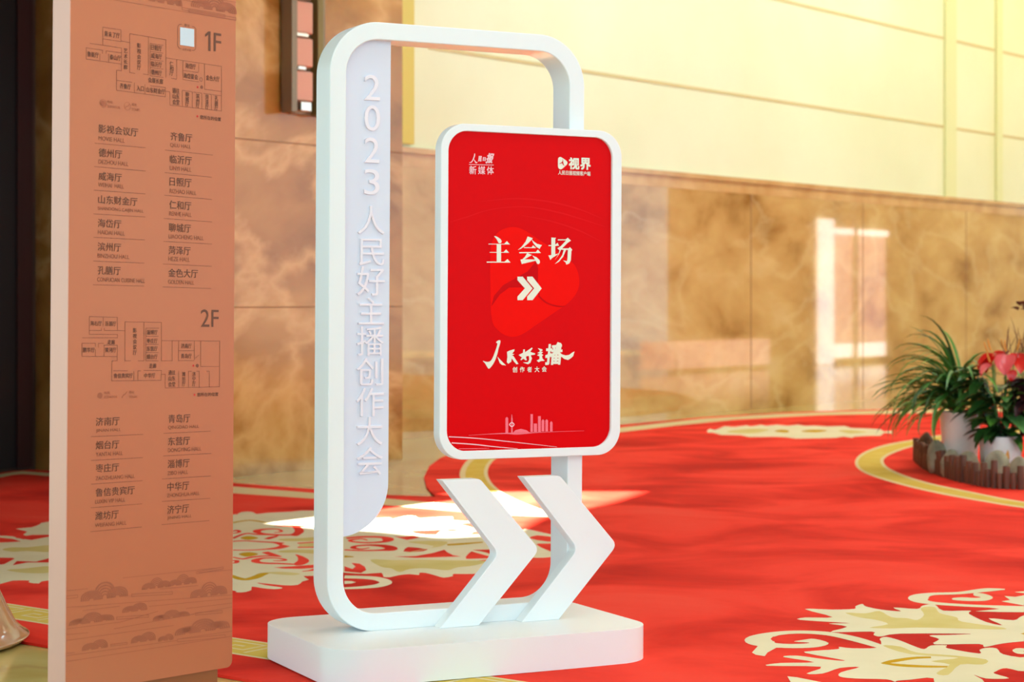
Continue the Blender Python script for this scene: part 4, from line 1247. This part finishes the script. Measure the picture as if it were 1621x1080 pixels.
def flower(parent, c, az, size, mt, tilt=.5):
    q = MB()
    leaf(q, c, az, size, tilt, size*.92, 0, .8, True)
    o = q.build('flower', mt, parent)
    q = MB()
    d = Vector((math.cos(az), math.sin(az), 0))
    b = Vector(c)+d*size*.18+Vector((0, 0, size*.12))
    q.tube([b, b+d*size*.12+Vector((0, 0, size*.3)), b+d*size*.18+Vector((0, 0, size*.5))], [.006, .0055, .003], 7)
    q.build('spadix', M_spadix, o)
    q = MB()
    q.tube([(c[0]*.3, c[1]*.3, H2), ((c[0]*.8), c[1]*.8, (H2+c[2])*.55), c], .004, 5)
    q.build('flower_stem', M_leaf, o)
def off2(x, y, dy=0.0):
    q = at_depth(x, y+11, 12.75+dy)
    return (q.x-P2.location.x, dy, q.z)
for x, y, dy, az, s, mt, tl in ((1574, 548, -.06, PI+.45, .15, M_spathe, -.75), (1570, 552, -.02, PI+.1, .14, M_spathe, -.5), (1594, 550, -.10, -PI/2-.5, .15, M_spathe_p, -.8), (1606, 548, -.04, -PI/2+.4, .15, M_spathe, -.8), (1572, 566, -.12, PI+.3, .12, M_spathe_p, -.35), (1592, 545, .04, -PI/2-.9, .13, M_spathe, -.5), (1600, 574, -.12, -PI/2, .08, M_spathe, -1.1)):
    flower(P2, off2(x, y, dy), az, s, mt, tl)
q = MB()
def motif(z, ang, r):
    return (math.cos(ang)*r, math.sin(ang)*r, z)
r_at = lambda z: .125+(.137-.125)*z/p.z+.0012
a0 = -PI/2+.03
pts = [(-.05, .150), (.0, .165), (.06, .185), (.12, .17), (.16, .13), (.10, .11), (.03, .10), (-.02, .12)]
q.add([motif(z, a0+a, r_at(z)) for a, z in pts], [tuple(range(len(pts)))])
q.build('painted_motif', M_spadix, P2, smooth=False)
# maroon plant in the pot at the edge of the picture
p = at_depth(1656, 672, 12.7)
P3 = pot('potted_bromeliad', (p.x, p.y, 0), .115, .138, p.z, M_pot, 'dark maroon leaved plant with dry spikes in the pot at the right edge')
m = MB()
for i in range(60):
    az = rn.uniform(0, 2*PI)
    if i % 2: az = PI+rn.uniform(-.8, .8)
    leaf(m, (rn.uniform(-.05, .05), rn.uniform(-.1, .05), p.z-.04), az, rn.uniform(.16, .26), rn.uniform(-.3, .7), rn.uniform(.09, .14), 0, rn.uniform(.6, 1.3), False, rn.uniform(.02, .34), 0)
m.build('foliage', M_maroon, P3)
m = MB()
for i in range(34):
    az = rn.choice((PI, PI, 0))+rn.uniform(-.9, .9)
    b = (rn.uniform(-.27, -.03), rn.uniform(-.04, .1), p.z+.40)
    blade(m, b, az, rn.uniform(.16, .34), rn.uniform(.9, 1.6), rn.uniform(-.2, .5), .010, 0, 6)
for i in range(8):
    b = Vector((rn.uniform(-.2, 0), rn.uniform(0, .1), p.z-.04))
    m.tube([b, b+Vector((rn.uniform(-.05, .05), 0, .25)), b+Vector((rn.uniform(-.12, .1), 0, .5))], [.006, .005, .002], 5)
m.build('dry_spikes', M_dry, P3)
m = MB()
for i in range(16):
    blade(m, (rn.uniform(-.1, .05), .0, p.z+.25), PI+rn.uniform(-.5, .5), rn.uniform(.1, .2), rn.uniform(.1, .7), 1.0, .03, 0)
m.build('fern_leaves', M_leaf_lt, P3)
o_top = at_depth(1622, 490, 12.8)
m = MB()
b = Vector((o_top.x-P3.location.x, .1, o_top.z))
m.tube([(0, .05, p.z-.04), (b.x*.4, .08, b.z*.6), b+Vector((.03, 0, 0)), b+Vector((-.01, 0, .01))], [.006, .005, .004, .003], 6)
for i in range(9):
    leaf(m, b+Vector((rn.uniform(-.05, .07), rn.uniform(-.02, .02), rn.uniform(-.01, .05))), rn.uniform(0, 2*PI), .06, rn.uniform(-.4, .8), .04, 0, .6)
m.build('dried_bloom', M_dry, P3)

# ------------------------------------------------------------------ glazed vase, only its flared foot shows at the left edge
M_glaze = noisy('cream_brown_glaze', [(0.35, rgb(150, 100, 72)), (0.5, rgb(190, 146, 108)), (0.65, rgb(214, 190, 128))], 1.6, 0.12, 5, 0.4, coat=.3)
vase = bpy.data.objects.new('floor_vase', None)
vase.location = (-2.07, 6.62, 0)
col.objects.link(vase)
tag(vase, 'glossy cream and brown vase foot flaring out at the lower left edge', 'vase')
m = MB()
prof = [(0, 0), (.43, 0), (.44, .012), (.425, .022), (.40, .045), (.375, .09), (.345, .153), (.30, .25), (.262, .36), (.25, .48), (.27, .62), (.31, .78), (.33, .92), (.30, 1.06), (.22, 1.18), (.17, 1.26), (.19, 1.34), (.21, 1.36), (.195, 1.36), (.16, 1.27), (0, 1.2)]
pr = catmull(prof[1:-1], 4, False)
m.lathe([prof[0]]+pr+[prof[-1]], (0, 0, 0), 64)
m.build('vase_body', M_glaze, vase)
